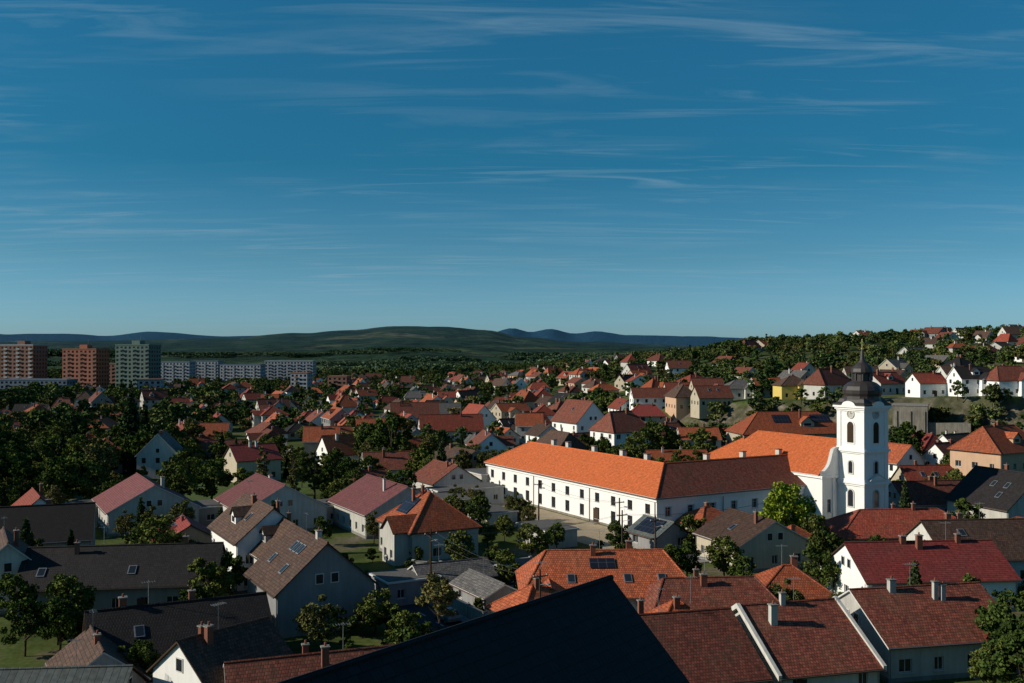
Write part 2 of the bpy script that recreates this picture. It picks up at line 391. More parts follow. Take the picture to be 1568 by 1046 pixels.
def house(name, x, y, rot, L, W, he, hr, roof='roof_orange', wm='offwhite', typ='gable', chim=1, sky=(), solar=(), dorm=(), simple_w=False, joined=False, z=None, ov=0.45, keep=0.85, wstep=3.1, chm='brickwall', parapet=False, rng=R, base=2.5, wing=None, ant=False):
    P = {k: MB() for k in ('walls', 'roof', 'windows', 'chimneys', 'gutters', 'skylights', 'dormer', 'door', 'antenna')}
    if z is None: z = hgt(x, y)
    hx, hy = L/2, W/2; wl = P['walls']
    kw = dict(simple_w=simple_w)
    for p0, p1, ln in (((-hx, -hy), (hx, -hy), L), ((hx, -hy), (hx, hy), W), ((hx, hy), (-hx, hy), L), ((-hx, hy), (-hx, -hy), W)):
        ws = rowwins(ln, he, rng=rng, keep=keep, step=wstep)
        wall(P, p0, p1, -base, he, ws, wm, **kw)
    if not simple_w: wl.box(-hx-0.06, hx+0.06, -hy-0.06, hy+0.06, -base, 0.45, 'concrete')
    sl = (hr-he)/hy; t = 0.16; rf = P['roof']
    def rz_(yy): return hr-abs(yy)*sl
    ye = hy+ov; ze = he-ov*sl
    if typ == 'gable':
        for s in (-1, 1):
            tri = [(s*hx, -hy, he), (s*hx, hy, he), (s*hx, 0, hr)]
            wl.face(tri if s > 0 else [tri[1], tri[0], tri[2]], wm)
            if W > 7 and hr-he > 2.4:
                wz = he+0.5
                for oy in ((-0.9, 0.9) if W > 9 and not simple_w else (0,)):
                    P['windows'].box(s*hx-0.03 if s > 0 else s*hx-0.07, s*hx+0.07 if s > 0 else s*hx+0.03, oy-0.5, oy+0.5, wz, wz+1.2, 'trim')
                    P['windows'].box(s*hx+0.071 if s > 0 else s*hx-0.085, s*hx+0.085 if s > 0 else s*hx-0.071, oy-0.4, oy+0.4, wz+0.1, wz+1.1, 'glass')
        xo = hx+0.3
        ed = 'trim' if rng.random() < 0.5 else 'darkwood'
        rf.slab([(-xo, -ye, ze+t), (xo, -ye, ze+t), (xo, 0, hr+t), (-xo, 0, hr+t)], t, roof, ed)
        rf.slab([(xo, ye, ze+t), (-xo, ye, ze+t), (-xo, 0, hr+t), (xo, 0, hr+t)], t, roof, ed)
        rf.tube((-xo, 0, hr+t), (xo, 0, hr+t), 0.13, 0.13, roof, 6)
        if parapet:
            for s in (-1, 1):
                a0 = s*xo; w_ = 0.35
                for sd in (-1, 1):
                    pts = [(a0-w_/2, sd*ye, ze+t+0.25), (a0+w_/2, sd*ye, ze+t+0.25), (a0+w_/2, 0, hr+t+0.25), (a0-w_/2, 0, hr+t+0.25)]
                    if sd > 0: pts = pts[::-1]
                    P['roof'].slab(pts, 0.5, 'offwhite', 'offwhite')
    else:
        kk = min(hx-0.3, hy*(1.0 if typ == 'hip' else 0.45)); xo = hx+ov
        r0 = -hx+kk; r1 = hx-kk
        A = (-xo, -ye, ze+t); B = (xo, -ye, ze+t); C = (xo, ye, ze+t); D = (-xo, ye, ze+t); E = (r0, 0, hr+t); G_ = (r1, 0, hr+t)
        for q in ((A, B, G_, E), (C, D, E, G_), (B, C, G_), (D, A, E)): rf.slab(list(q), t, roof, 'darkwood')
        rf.tube(E, G_, 0.13, 0.13, roof, 6)
        for p, q in ((A, E), (D, E), (B, G_), (C, G_)): rf.tube(p, q, 0.11, 0.11, roof, 5)
    if wing:    # cross gable wing: (side, xc, width, projection)
        sd, xc, ww, pr = wing; zr = min(hr-0.4, he+ww/2*sl); yf = sd*(hy+pr); hw = ww/2
        pts = [(xc-hw, 0), (xc-hw, yf), (xc+hw, yf), (xc+hw, 0)]
        if sd > 0: pts = pts[::-1]
        for i in range(3):
            ln = math.hypot(pts[i+1][0]-pts[i][0], pts[i+1][1]-pts[i][1])
            if i == 1: ws = rowwins(ln, he, rng=rng, keep=1, step=2.2)
            else: ws = []
            wall(P, pts[i], pts[i+1], -base, he-0.02, ws, wm, **kw)
        tr_ = [(xc-hw, yf, he-0.02), (xc+hw, yf, he-0.02), (xc, yf, zr)]
        wl.face(tr_ if sd < 0 else [tr_[1], tr_[0], tr_[2]], wm)
        yo = yf+sd*0.35; s2 = (zr-he)/hw
        for s in (-1, 1):
            q = [(xc+s*(hw+0.35), yo, he-0.35*s2+0.12), (xc, yo, zr+0.12), (xc, 0, zr+0.12), (xc+s*(hw+0.35), 0, he-0.35*s2+0.12)]
            if s*sd < 0: q = q[::-1]
            rf.slab(q, 0.12, roof, 'darkwood')
    if not simple_w or rng.random() < 0.5:
        for s in (-1, 1):
            yy = s*(ye+0.06); P['gutters'].box(-hx-0.3, hx+0.3, yy-0.06, yy+0.06, ze-0.02, ze+0.10, 'gutter')
            if not simple_w:
                for sxx in (-1, 1):
                    P['gutters'].tube((sxx*(hx-0.15), s*(hy+0.07), 0), (sxx*(hx-0.15), s*(hy+0.07), ze), 0.05, 0.05, 'zinc', 5)
    for i in range(chim):
        cx = rng.uniform(-hx*0.65, hx*0.65); cy = rng.uniform(-hy*0.35, hy*0.35)
        if typ != 'gable': cx *= 0.5
        zt = hr+rng.uniform(0.5, 1.1); w = rng.choice((0.25, 0.3, 0.35))
        c = P['chimneys']; c.box(cx-w, cx+w, cy-w*0.8, cy+w*0.8, rz_(cy)-0.5, zt, chm)
        c.box(cx-w-0.08, cx+w+0.08, cy-w*0.8-0.08, cy+w*0.8+0.08, zt+0.002, zt+0.12, 'concrete')
        c.lathe([(0.11, zt+0.12), (0.09, zt+0.45), (0.0, zt+0.45)], 7, 'brickwall', cx, cy)
    if ant:
        ax = rng.uniform(-hx*0.5, hx*0.5); A_ = P['antenna']; A_.tube((ax, 0.2, hr-0.4), (ax, 0.2, hr+2.6), 0.03, 0.025, 'zinc', 5)
        A_.tube((ax-0.7, 0.2, hr+2.4), (ax+0.7, 0.2, hr+2.4), 0.02, 0.02, 'zinc', 4)
        for kx in range(6): A_.tube((ax-0.6+kx*0.24, -0.15, hr+2.4), (ax-0.6+kx*0.24, 0.55, hr+2.4), 0.015, 0.015, 'zinc', 4)
    nrm = math.hypot(1, sl)
    def onslope(side, xc, s0, w, h, th, mat, part, raised=0.02):
        yy = side*(s0/nrm); zz = hr+t-(s0/nrm)*sl
        dn = Vector((0, side/nrm, -sl/nrm)); nn = Vector((0, side*sl/nrm, 1/nrm))
        o = Vector((xc-w/2, yy, zz))+nn*raised
        if side < 0: P[part].obox(o+dn*h, (w, 0, 0), -dn*h, nn*th, mat)
        else: P[part].obox(o+Vector((w, 0, 0))+dn*h, (-w, 0, 0), -dn*h, nn*th, mat)
    for (side, xc, s0) in sky:
        onslope(side, xc, s0, 0.95, 1.4, 0.10, 'zinc', 'skylights')
        onslope(side, xc, s0+0.12, 0.72, 1.16, 0.02, 'glass', 'skylights', 0.122)
    for (side, xc, s0, w, h) in solar: onslope(side, xc, s0, w, h, 0.06, 'solar', 'skylights', 0.09)
    for (side, xc, w) in dorm:
        D = P['dormer']; yf = side*hy*0.72; zb = rz_(yf)+0.05; zt = zb+1.25; zr = zt+w*0.42; yb = side*max(0.0, (hr-zr)/sl)
        if (hr-zr) < 0: continue
        D.box(xc-w/2, xc+w/2, min(yf, side*(hr-zt)/sl), max(yf, side*(hr-zt)/sl), zb-0.3, zt, wm)
        D.face([(xc-w/2, yf, zt), (xc+w/2, yf, zt), (xc, yf, zr)] if side < 0 else [(xc+w/2, yf, zt), (xc-w/2, yf, zt), (xc, yf, zr)], wm)
        yo = yf+side*0.25
        for s in (-1, 1):
            q = [(xc+s*(w/2+0.2), yo, zt-0.1), (xc, yo, zr+0.1), (xc, yb, zr+0.1), (xc+s*(w/2+0.2), side*(hr-zt)/sl, zt-0.1)]
            if s*side < 0: q = q[::-1]
            D.slab(q, 0.1, roof, 'darkwood')
        D.box(xc-w*0.3, xc+w*0.3, min(yf, yf+side*0.05), max(yf, yf+side*0.05), zb+0.25, zb+1.15, 'trim')
        D.box(xc-w*0.3+0.08, xc+w*0.3-0.08, min(yf+side*0.051, yf+side*0.06), max(yf+side*0.051, yf+side*0.06), zb+0.33, zb+1.07, 'glass')
    dxp = rng.uniform(-hx*0.6, hx*0.6)
    if not wing:
        P['door'].box(dxp-0.5, dxp+0.5, -hy-0.075, -hy+0.02, 0.0, 2.05, 'darkwood')
        P['door'].box(dxp-0.8, dxp+0.8, -hy-0.9, -hy-0.078, -0.2, 0.12, 'concrete')
    FOOT.append((x, y, 0.5*math.hypot(L, W)*0.86))
    return assemble(name, P, (x, y, z), math.radians(rot), joined)
# ------------------------------------------------------------------ key houses
RA, RB = 119.4, 29.4
def H(name, u, d, *a, **k):
    if d < 150: k.setdefault('ant', True)
    return house(name, sx(u, d), d, *a, **k)
H('row_house', 223, 182, RA, 19, 15, 4.1, 8.2, 'roof_burgundy', 'offwhite', chim=1, chm='offwhite')
H('row_house', 414, 182, RA, 19, 15, 4.1, 8.2, 'roof_burgundy', 'offwhite', chim=1, chm='offwhite')
H('row_house', 592, 180, RA, 19, 15, 4.1, 8.2, 'roof_burgundy', 'offwhite', chim=1, chm='offwhite')
H('gabled_house', 475, 118.4, RA, 12.5, 11.4, 5, 10, 'roof_brown', 'greywall', chim=1, sky=[(1, -2, 1.5), (1, -0.7, 1.5), (1, 0.6, 1.5), (1, -2.5, 4.4), (1, 3, 4)], keep=0.3, chm='offwhite')
H('tall_house', 396, 139, RA, 15, 9.5, 6.8, 10.8, 'roof_brown', 'white_plaster', chim=2, sky=[(1, 3, 2), (1, -3, 2)], chm='brickwall', dorm=[(1, 0, 2.4)])
H('tall_house', 437, 132, RA, 9, 8, 5.6, 9.3, 'roof_brown', 'offwhite', chim=1, dorm=[(1, 0, 2.0)])
H('villa', 655, 156, RA, 13, 11, 5, 9.6, 'roof_orange', 'offwhite', 'hip', chim=2, solar=[(1, 1.5, 1.7, 4, 3.3)], keep=1, wstep=2.4, wing=(1, -3.4, 4.6, 2.5))
H('long_house', 195, 125, 8, 23, 11, 3.6, 7.3, 'roof_dark', 'greywall', sky=[(-1, -9, 3.6), (-1, 1.5, 3.6)], chim=2)
H('dark_roof_house', 45, 150, 20, 18, 11, 4, 8.3, 'roof_dark', 'offwhite', chim=1)
H('gabled_house', 10, 126, RA, 12, 9, 4.5, 8.4, 'roof_brown', 'offwhite', chim=1)
H('cottage', 275, 101, 26, 17, 9, 3, 6.3, 'roof_dark', 'offwhite', chim=2, chm='brickwall', sky=[(-1, -4, 2.5)])
H('cottage', 345, 88, 52, 9, 8, 4.2, 7.2, 'roof_brown', 'white_plaster', chim=2, chm='brickwall')
H('cottage', 60, 84, 5, 15, 9, 2.5, 5.0, 'roof_sheet', 'greywall', chim=0)
H('cottage', 478, 86, 20, 14, 9, 2.6, 5.6, 'roof_redbrown', 'offwhite', chim=2)
H('cottage', 150, 92, RA, 9, 7, 2.6, 5.2, 'roof_brown', 'offwhite', chim=1)
H('wide_roof_house', 925, 120, 2, 20, 13, 3.9, 7.7, 'roof_orange', 'offwhite', 'half', chim=2, solar=[(-1, -0.5, 1.6, 3, 1.65)], sky=[(-1, -4.4, 4.2), (-1, 2.2, 4.2), (-1, 6.2, 4.2)], wing=(-1, -7, 5, 2.2))
H('garden_pavilion', 822, 111, RB, 8, 7, 3.2, 5.8, 'roof_orange', 'cream', 'hip', chim=1)
H('gabled_house', 1150, 150, 110, 12, 12, 3.8, 7.0, 'roof_brown', 'cream', chim=1, sky=[(1, 0, 3)])
H('cottage', 1082, 170, RB, 9, 8, 2.8, 5.0, 'roof_orange', 'cream', 'hip', chim=1)
H('cottage', 1213, 151, RB, 6.5, 6, 3, 5.2, 'roof_orange', 'cream', 'hip', chim=0)
H('long_house', 1375, 160, 5, 24, 11, 3, 6.2, 'roof_red', 'offwhite', 'hip', chim=2)
H('long_house', 1405, 127, 5, 19, 12, 4, 7.4, 'roof_redsheet', 'white_plaster', chim=3)
H('long_house', 1510, 141, 5, 19, 13, 3.8, 7.8, 'roof_brown', 'offwhite', chim=2, sky=[(-1, -5, 2)])
H('cottage', 1205, 119, 0, 9, 8, 3.4, 6.1, 'roof_orange', 'cream', 'hip', chim=1)
H('cottage', 1085, 113, 5, 15, 10, 3, 6, 'roof_redbrown', 'offwhite', 'half', chim=2)
H('cottage', 1035, 104, 12, 7, 7, 3, 5.7, 'roof_orange', 'offwhite', 'hip', chim=1)
H('terraced_house', 1040, 95.5, 15, 10.2, 15, 2.6, 6.7, 'roof_redbrown', 'offwhite', chim=1, chm='brickwall')
H('terraced_house', 1205, 98.5, 15, 10.2, 15, 2.6, 6.9, 'roof_redbrown', 'offwhite', chim=2, parapet=True, chm='offwhite')
H('terraced_house', 1400, 103.5, 12, 14.5, 13, 3.6, 7.3, 'roof_redbrown', 'offwhite', chim=3, chm='offwhite')
H('apartment_house', 1528, 216, RB, 16, 12, 10.5, 15.3, 'roof_orange', 'peach', 'half', chim=2, dorm=[(-1, 0, 2.6)], keep=1)
H('black_roof_house', 1540, 180, 110, 14, 14, 4.5, 10, 'roof_dark', 'offwhite', chim=1, sky=[(1, -3, 3), (1, 0, 3), (1, -3, 5.5)])
H('gabled_house', 1452, 240, RB, 10, 9, 5.5, 9.5, 'roof_redbrown', 'white_plaster', chim=2)
H('cottage', 1418, 192, 8, 14, 10, 3, 6.5, 'roof_redbrown', 'offwhite', chim=2)
H('cottage', 1425, 217, 5, 14, 9, 3, 6.6, 'roof_red', 'cream', chim=1, sky=[(-1, -3, 2), (-1, 0, 2), (-1, 3, 2)])
H('school_building', 1205, 292, 8, 32, 14, 8, 13.6, 'roof_orange', 'cream', 'hip', chim=2, solar=[(-1, 9, 1.5, 6, 3.3), (-1, -3, 1.5, 5, 3.3)], dorm=[(-1, 4, 4)])
H('school_building', 1172, 228, RB, 26, 13, 7.5, 12.0, 'roof_orange_new', 'cream', 'hip', chim=3)
H('tall_villa', 888, 320, RA, 15, 12, 9.2, 15.5, 'roof_redbrown', 'white_plaster', chim=2, keep=0.9, sky=[(1, 0, 3)])
H('tall_villa', 950, 288, RB, 13, 12, 8.8, 14, 'roof_redbrown', 'white_plaster', 'half', chim=2, keep=0.9)
H('gabled_house', 682, 217, RA, 12, 11, 3.8, 7.2, 'roof_redbrown', 'offwhite', chim=2)
H('gabled_house', 595, 240, 15, 12, 10, 3.8, 7.2, 'roof_redbrown', 'offwhite', chim=2)
H('barn', 320, 330, 5, 13, 11, 2.8, 7.4, 'roof_orange', 'offwhite', chim=0)
H('long_house', 690, 350, 12, 22, 10, 4, 9, 'roof_red', 'offwhite', chim=2)
H('long_house', 635, 420, 8, 20, 11, 4, 9.5, 'roof_redbrown', 'cream', chim=2)
H('gabled_house', 730, 395, RA, 13, 10, 5, 10, 'roof_red', 'white_plaster', chim=2)
H('solar_roof_house', 1008, 160.5, RA, 7.5, 6.5, 2.6, 4.6, 'roof_sheet', 'greywall', chim=0, solar=[(1, 0, 0.3, 5, 3.3)])
H('garage', 745, 124, RA, 9, 5, 2.4, 3.6, 'roof_grey', 'greywall', chim=0)
H('garage', 690, 131, 25, 10, 6, 2.6, 4.0, 'roof_grey', 'greywall', chim=0)
for (u, d, nm, L, W, he, hr, rf, wm, ty) in (
    (1040, 400, 'hillside_house', 12, 9, 4, 8, 'roof_red', 'offwhite', 'gable'),
    (1082, 385, 'hillside_house', 12, 9, 5, 9, 'roof_redbrown', 'cream', 'gable'),
    (1132, 380, 'hillside_house', 13, 10, 4, 7, 'roof_grey', 'offwhite', 'hip'),
    (1172, 375, 'hillside_house', 11, 9, 3.5, 7, 'roof_orange', 'offwhite', 'gable'),
    (1213, 352, 'yellow_house', 11, 9, 5, 8, 'roof_brown', 'yellow', 'hip'),
    (1268, 345, 'hillside_house', 14, 10, 5, 10, 'roof_redbrown', 'offwhite', 'half'),
    (1352, 350, 'hillside_house', 13, 9, 4, 7.5, 'roof_red', 'offwhite', 'gable'),
    (1418, 325, 'hillside_house', 10, 8, 4.5, 7.5, 'roof_red', 'white_plaster', 'gable'),
    (1486, 318, 'hillside_house', 11, 9, 5.5, 9, 'roof_dark', 'white_plaster', 'gable'),
    (1545, 310, 'hillside_house', 12, 9, 5, 9, 'roof_redbrown', 'white_plaster', 'half')):
    H(nm, u, d, R.choice((5, 12, RB)), L, W, he, hr, rf, wm, ty, chim=1, simple_w=True, keep=0.9, base=5, dorm=[(-1, 0, 2.4)] if R.random() < 0.4 else (), wing=(-1, R.choice((-2.5, 2.5)), 4.8, 1.8) if R.random() < 0.5 else None)
house('slate_roof_house', -1.6, 37.6, 51.4, 19, 12.5, 2.8, 9.0, 'roof_slate', 'greywall', chim=0, z=12.5, ov=0.5, base=4)
# ------------------------------------------------------------------ monastery (L shaped)
P = {k: MB() for k in ('walls', 'roof', 'windows', 'cornice', 'downpipes', 'chimneys', 'door')}
HE, HR, WD, LA, LB = 6.7, 11.5, 14.0, 61.0, 44.0
def cols(n, L, z0, z1, w, off=0):
    return [((k+0.5)*L/n-w/2+off, (k+0.5)*L/n+w/2+off, z0, z1) for k in range(n)]
lw = cols(12, LA, 3.9, 5.6, 1.4)+cols(12, LA, 0.8, 2.9, 1.45)
wall(P, (0, LA), (0, 0), -1, HE, lw, 'white_plaster', reveal=0.24, frame='darkwood')
rw = cols(9, LB, 3.6, 5.2, 1.2)+cols(9, LB, 0.7, 2.3, 1.2)
wall(P, (0, 0), (LB, 0), -1, HE, rw, 'white_plaster', reveal=0.3, hood=True)
wall(P, (LB, 0), (LB, WD), -1, HE, [], 'white_plaster')
wall(P, (LB, WD), (WD, WD), -1, HE, cols(6, LB-WD, 3.6, 5.2, 1.2), 'white_plaster')
wall(P, (WD, WD), (WD, LA), -1, HE, cols(10, LA-WD, 3.6, 5.2, 1.2), 'white_plaster')
wall(P, (WD, LA), (0, LA), -1, HE, cols(3, WD, 3.6, 5.2, 1.2)+cols(3, WD, 0.7, 2.5, 1.2), 'white_plaster')
o = 0.5; h = WD/2; t = 0.2; ze = HE+0.05; zr = HR
rp = P['roof']
rp.slab([(-o, LA+o, ze+t), (-o, -o, ze+t), (h, h, zr+t), (h, LA-h, zr+t)], t, 'roof_orange_new', 'trim')
rp.slab([(-o, -o, ze+t), (LB, -o, ze+t), (LB, h, zr+t), (h, h, zr+t)], t, 'roof_redbrown', 'trim')
rp.slab([(WD+o, WD+o, ze+t), (WD+o, LA+o, ze+t), (h, LA-h, zr+t), (h, h, zr+t)], t, 'roof_orange_new', 'trim')
rp.slab([(WD+o, WD+o, ze+t), (h, h, zr+t), (LB, h, zr+t), (LB, WD+o, ze+t)], t, 'roof_redbrown', 'trim')
rp.slab([(WD+o, LA+o, ze+t), (-o, LA+o, ze+t), (h, LA-h, zr+t)], t, 'roof_orange_new', 'trim')
for p, q in (((h, h, zr+t), (h, LA-h, zr+t)), ((h, h, zr+t), (LB, h, zr+t)), ((-o, -o, ze+t), (h, h, zr+t)), ((-o, LA+o, ze+t), (h, LA-h, zr+t)), ((WD+o, LA+o, ze+t), (h, LA-h, zr+t))):
    rp.tube(p, q, 0.15, 0.15, 'roof_orange_new', 6)
cn = P['cornice']
cn.box(-0.28, -0.003, -0.28, LA+0.2, HE-0.45, HE-0.05, 'white_plaster'); cn.box(-0.002, LB, -0.28, -0.003, HE-0.45, HE-0.05, 'white_plaster')
cn.box(-0.62, -0.503, -o, LA+o, ze-0.02, ze+0.14, 'gutter'); cn.box(-o, LB, -0.62, -0.505, ze-0.02, ze+0.14, 'gutter')
cn.box(-0.05, -0.003, 0, LA, -1, 0.4, 'stone')
for yy in (0.4, 20.2, 40.6, 60.5): P['downpipes'].tube((-0.12, yy, 0), (-0.12, yy, HE-0.4), 0.07, 0.07, 'gutter', 6)
for xx in (14.5, 29.2, 43.5): P['downpipes'].tube((xx, -0.12, 0), (xx, -0.12, HE-0.4), 0.07, 0.07, 'gutter', 6)
for (cx, cy) in ((8.6, 14), (8.8, 22), (8.4, 31), (8.6, 41), (8.8, 47), (18, 8.4), (27, 8.6), (36, 8.4)):
    c = P['chimneys']; c.box(cx-0.4, cx+0.4, cy-0.5, cy+0.5, HR-1.8, HR+1.1, 'offwhite'); c.box(cx-0.5, cx+0.5, cy-0.6, cy+0.6, HR+1.102, HR+1.25, 'brickwall')
P['door'].box(-0.09, -0.052, 17.25, 18.95, -0.05, 2.7, 'darkwood'); P['door'].box(-1.2, -0.092, 16.9, 19.3, -0.1, 0.14, 'stone')
assemble('monastery', P, (CX, CY, 0), GA)
for a in range(4, 60, 9):
    gx, gy = grid(7, a); FOOT.append((gx, gy, 9))
for b in range(10, 60, 8):
    gx, gy = grid(b, 7); FOOT.append((gx, gy, 9))
# ------------------------------------------------------------------ church
TX, TY = sx(1320, 182), 182.0
P = {k: MB() for k in ('tower', 'nave', 'roof', 'spire', 'windows', 'cornices', 'clock', 'walls', 'cross')}
T = P['tower']; K = P['cornices']; wp = 'white_plaster'
s = 3.0
T.box(-s, s, -s, s, -1, 22.0, wp)
for (z0, z1) in ((0.9, 7.4), (8.5, 13.2), (14.3, 20.8)):
    for ax in (-1, 1):
        for ay in (-1, 1):
            x0, x1 = sorted((ax*(s-0.75), ax*(s+0.14))); y0, y1 = sorted((ay*(s-0.75), ay*(s+0.14)))
            T.box(x0, x1, y0, y1, z0, z1, wp)
def ring(z0, z1, e, m_='trim'):
    K.box(-s-e, s+e, -s-e, s+e, z0, z1, m_)
ring(-1, 0.9, 0.28, 'stone'); ring(7.4, 7.75, 0.25, wp); ring(7.752, 8.1, 0.5, wp); ring(8.102, 8.5, 0.3, wp)
ring(13.2, 13.5, 0.22, wp); ring(13.502, 13.85, 0.45, wp); ring(13.852, 14.3, 0.2, wp)
ring(20.8, 21.1, 0.22, wp); ring(21.102, 21.45, 0.42, wp); ring(21.452, 21.8, 0.65, wp); ring(21.802, 22.1, 0.5, 'spire_copper')
def arch_pts(cx, z0, z1, w, n=10):
    r = w/2; zc = z1-r
    return [(cx-r, z0), (cx+r, z0)]+[(cx+r*math.cos(math.pi*k/n), zc+r*math.sin(math.pi*k/n)) for k in range(n+1)]
def face4(pts, off, mat, mb):
    d = s+off
    for k in range(4):
        q = []
        for (a, z) in pts:
            x, y = a, -d
            for _ in range(k): x, y = -y, x
            q.append((x, y, z))
        mb.face(q, mat)
def face4_ring(po, pi, off, depth, mat, mb):
    n = len(po)
    for k in range(4):
        def tr(a, z, o):
            x, y = a, -(s+o)
            for _ in range(k): x, y = -y, x
            return (x, y, z)
        for i in range(n):
            j = (i+1) % n
            mb.face([tr(*po[i], off), tr(*po[j], off), tr(*pi[j], off), tr(*pi[i], off)], mat)
            mb.face([tr(*po[i], 0), tr(*po[j], 0), tr(*po[j], off), tr(*po[i], off)], mat)
            mb.face([tr(*pi[i], off), tr(*pi[j], off), tr(*pi[j], 0), tr(*pi[i], 0)], mat)
for (z0, z1, w) in ((15.1, 18.9, 1.5), (9.6, 11.8, 0.9), (3.6, 6.6, 1.2)):
    face4_ring(arch_pts(0, z0-0.2, z1+0.22, w+0.44), arch_pts(0, z0, z1, w), 0.13, 0, 'trim' if z0 < 15 else wp, P['windows'])
    face4(arch_pts(0, z0, z1, w), 0.02, 'glass' if z0 < 15 else 'darkwood', P['windows'])
for k in range(9):
    z = 15.3+k*0.33
    for rr in range(4):
        x0, x1, y0, y1 = -0.68, 0.68, -s-0.09, -s-0.03
        for _ in range(rr): x0, x1, y0, y1 = *sorted((-y0, -y1)), *sorted((x0, x1))
        P['windows'].box(x0, x1, y0, y1, z, z+0.07, 'darkwood')
circ = [(0.85*math.cos(2*math.pi*k/20), 20.3+0.85*math.sin(2*math.pi*k/20)) for k in range(20)]
ci = [(0.68*math.cos(2*math.pi*k/20), 20.3+0.68*math.sin(2*math.pi*k/20)) for k in range(20)]
face4_ring(circ, ci, 0.16, 0, 'trim', P['clock']); face4(ci, 0.05, 'offwhite', P['clock'])
face4([(-0.04, 20.3), (0.04, 20.3), (0.04, 20.85), (-0.04, 20.85)], 0.07, 'darkwood', P['clock'])
face4([(0, 20.26), (0.42, 20.4), (0.42, 20.46), (0, 20.34)], 0.075, 'darkwood', P['clock'])
for k in range(4):
    pts = [(-1.9, 21.8)]+[(1.5*math.cos(math.pi-math.pi*i/10), 21.9+0.75*math.sin(math.pi*i/10)) for i in range(11)]+[(1.9, 21.8)]
    for i in range(len(pts)-1):
        (a0, z0), (a1, z1) = pts[i], pts[i+1]
        q = [(a0, -s-0.66, z0), (a1, -s-0.66, z1), (a1, -s+0.6, z1+0.02), (a0, -s+0.6, z0+0.02)]
        q2 = [(a0, -s-0.655, 21.7), (a1, -s-0.655, 21.7), (a1, -s-0.655, z1), (a0, -s-0.655, z0)]
        def rt(p):
            x, y, z = p
            for _ in range(k): x, y = -y, x
            return (x, y, z)
        K.face([rt(p) for p in q], 'spire_copper'); K.face([rt(p) for p in q2], wp)
S_ = P['spire']
prof = [(3.6, 22.2), (3.3, 22.9), (3.25, 23.5), (3.45, 24.0), (3.5, 24.6), (3.2, 25.3), (2.5, 25.9), (1.75, 26.2), (1.6, 26.4), (1.6, 27.5), (1.95, 27.65), (2.0, 27.9), (1.85, 28.5), (1.35, 29.1), (0.75, 29.6), (0.45, 30.1), (0.32, 31.0), (0.15, 32.0), (0.0, 32.01)]
S_.lathe([(5.0, 22.1), (4.3, 22.4), (3.9, 23.0), (3.3, 23.3), (0, 23.3)], 4, 'spire_copper', ph=math.pi/4)
S_.lathe(prof, 16, 'spire_copper', ph=math.pi/16)
for k in range(8):
    a = k*math.pi/4; S_.box(1.68*math.cos(a)-0.12, 1.68*math.cos(a)+0.12, 1.68*math.sin(a)-0.12, 1.68*math.sin(a)+0.12, 26.3, 27.6, 'spire_copper')
P['cross'].lathe([(0.0, 31.8), (0.28, 32.0), (0.28, 32.3), (0.0, 32.5)], 8, 'gold')
P['cross'].box(-0.06, 0.06, -0.06, 0.06, 32.4, 33.9, 'gold'); P['cross'].box(-0.45, 0.45, -0.055, 0.055, 33.1, 33.24, 'gold')
N_ = P['nave']; nw = 7.2; y0, y1 = 3.0, 32.0; hn = 9.0; rn = 15.2
lwn = [(k*5.2+2.2, k*5.2+3.7, 3.5, 7.3) for k in range(5)]
wall(P, (-nw, y1), (-nw, y0), -1, hn, lwn, wp, reveal=0.4)
wall(P, (nw, y0), (nw, y1), -1, hn, lwn, wp, reveal=0.4)
wall(P, (-nw, y0), (nw, y0), -1, hn, [(1.4, 2.4, 2.2, 4.6), (12.0, 13.0, 2.2, 4.6)], wp, reveal=0.3)
wall(P, (nw, y1), (-nw, y1), -1, hn, [], wp)
for sgn in (-1, 1):
    cur = [(7.2, hn+0.8), (6.8, hn+0.85), (6.4, hn+1.1), (5.9, hn+1.55), (5.5, hn+2.1), (5.1, hn+3.0), (4.85, hn+3.9), (4.5, hn+4.7), (3.9, hn+5.0), (3.0, hn+5.1)]
    for (a0, z0), (a1, z1) in zip(cur, cur[1:]):
        pl, ph_ = ((sgn*a0, z0), (sgn*a1, z1)) if sgn*a0 < sgn*a1 else ((sgn*a1, z1), (sgn*a0, z0))
        for yy, rev in ((y0-0.25, False), (y0+0.35, True)):
            q = [(pl[0], yy, hn), (ph_[0], yy, hn), (ph_[0], yy, ph_[1]), (pl[0], yy, pl[1])]
            N_.face(q[::-1] if rev else q, wp)
        N_.face([(pl[0], y0-0.35, pl[1]+.03), (ph_[0], y0-0.35, ph_[1]+.03), (ph_[0], y0+0.4, ph_[1]+.03), (pl[0], y0+0.4, pl[1]+.03)], 'trim')
K.box(-nw-0.35, nw+0.35, y0-0.45, y0-0.003, hn-0.5, hn, wp); K.box(-nw-0.4, -nw-0.003, y0+0.002, y1+0.3, hn-0.45, hn-0.02, wp); K.box(nw+0.003, nw+0.4, y0+0.002, y1+0.3, hn-0.45, hn-0.02, wp)
for xx in (-6.9, -4.2, 4.2, 6.9): K.box(xx-0.35, xx+0.35, y0-0.18, y0-0.003, -0.5, hn-0.5, wp)
K.face([(-2.0, -s-0.55, 8.5), (2.0, -s-0.55, 8.5), (0, -s-0.55, 9.5)], wp)
K.slab([(-2.1, -s-0.7, 8.55), (0, -s-0.7, 9.65), (0, -s, 9.65), (-2.1, -s, 8.55)], 0.12, 'trim'); K.slab([(0, -s-0.7, 9.65), (2.1, -s-0.7, 8.55), (2.1, -s, 8.55), (0, -s, 9.65)], 0.12, 'trim')
P['windows'].box(-0.9, 0.9, -s-0.31, -s-0.285, 0, 2.9, 'darkwood')
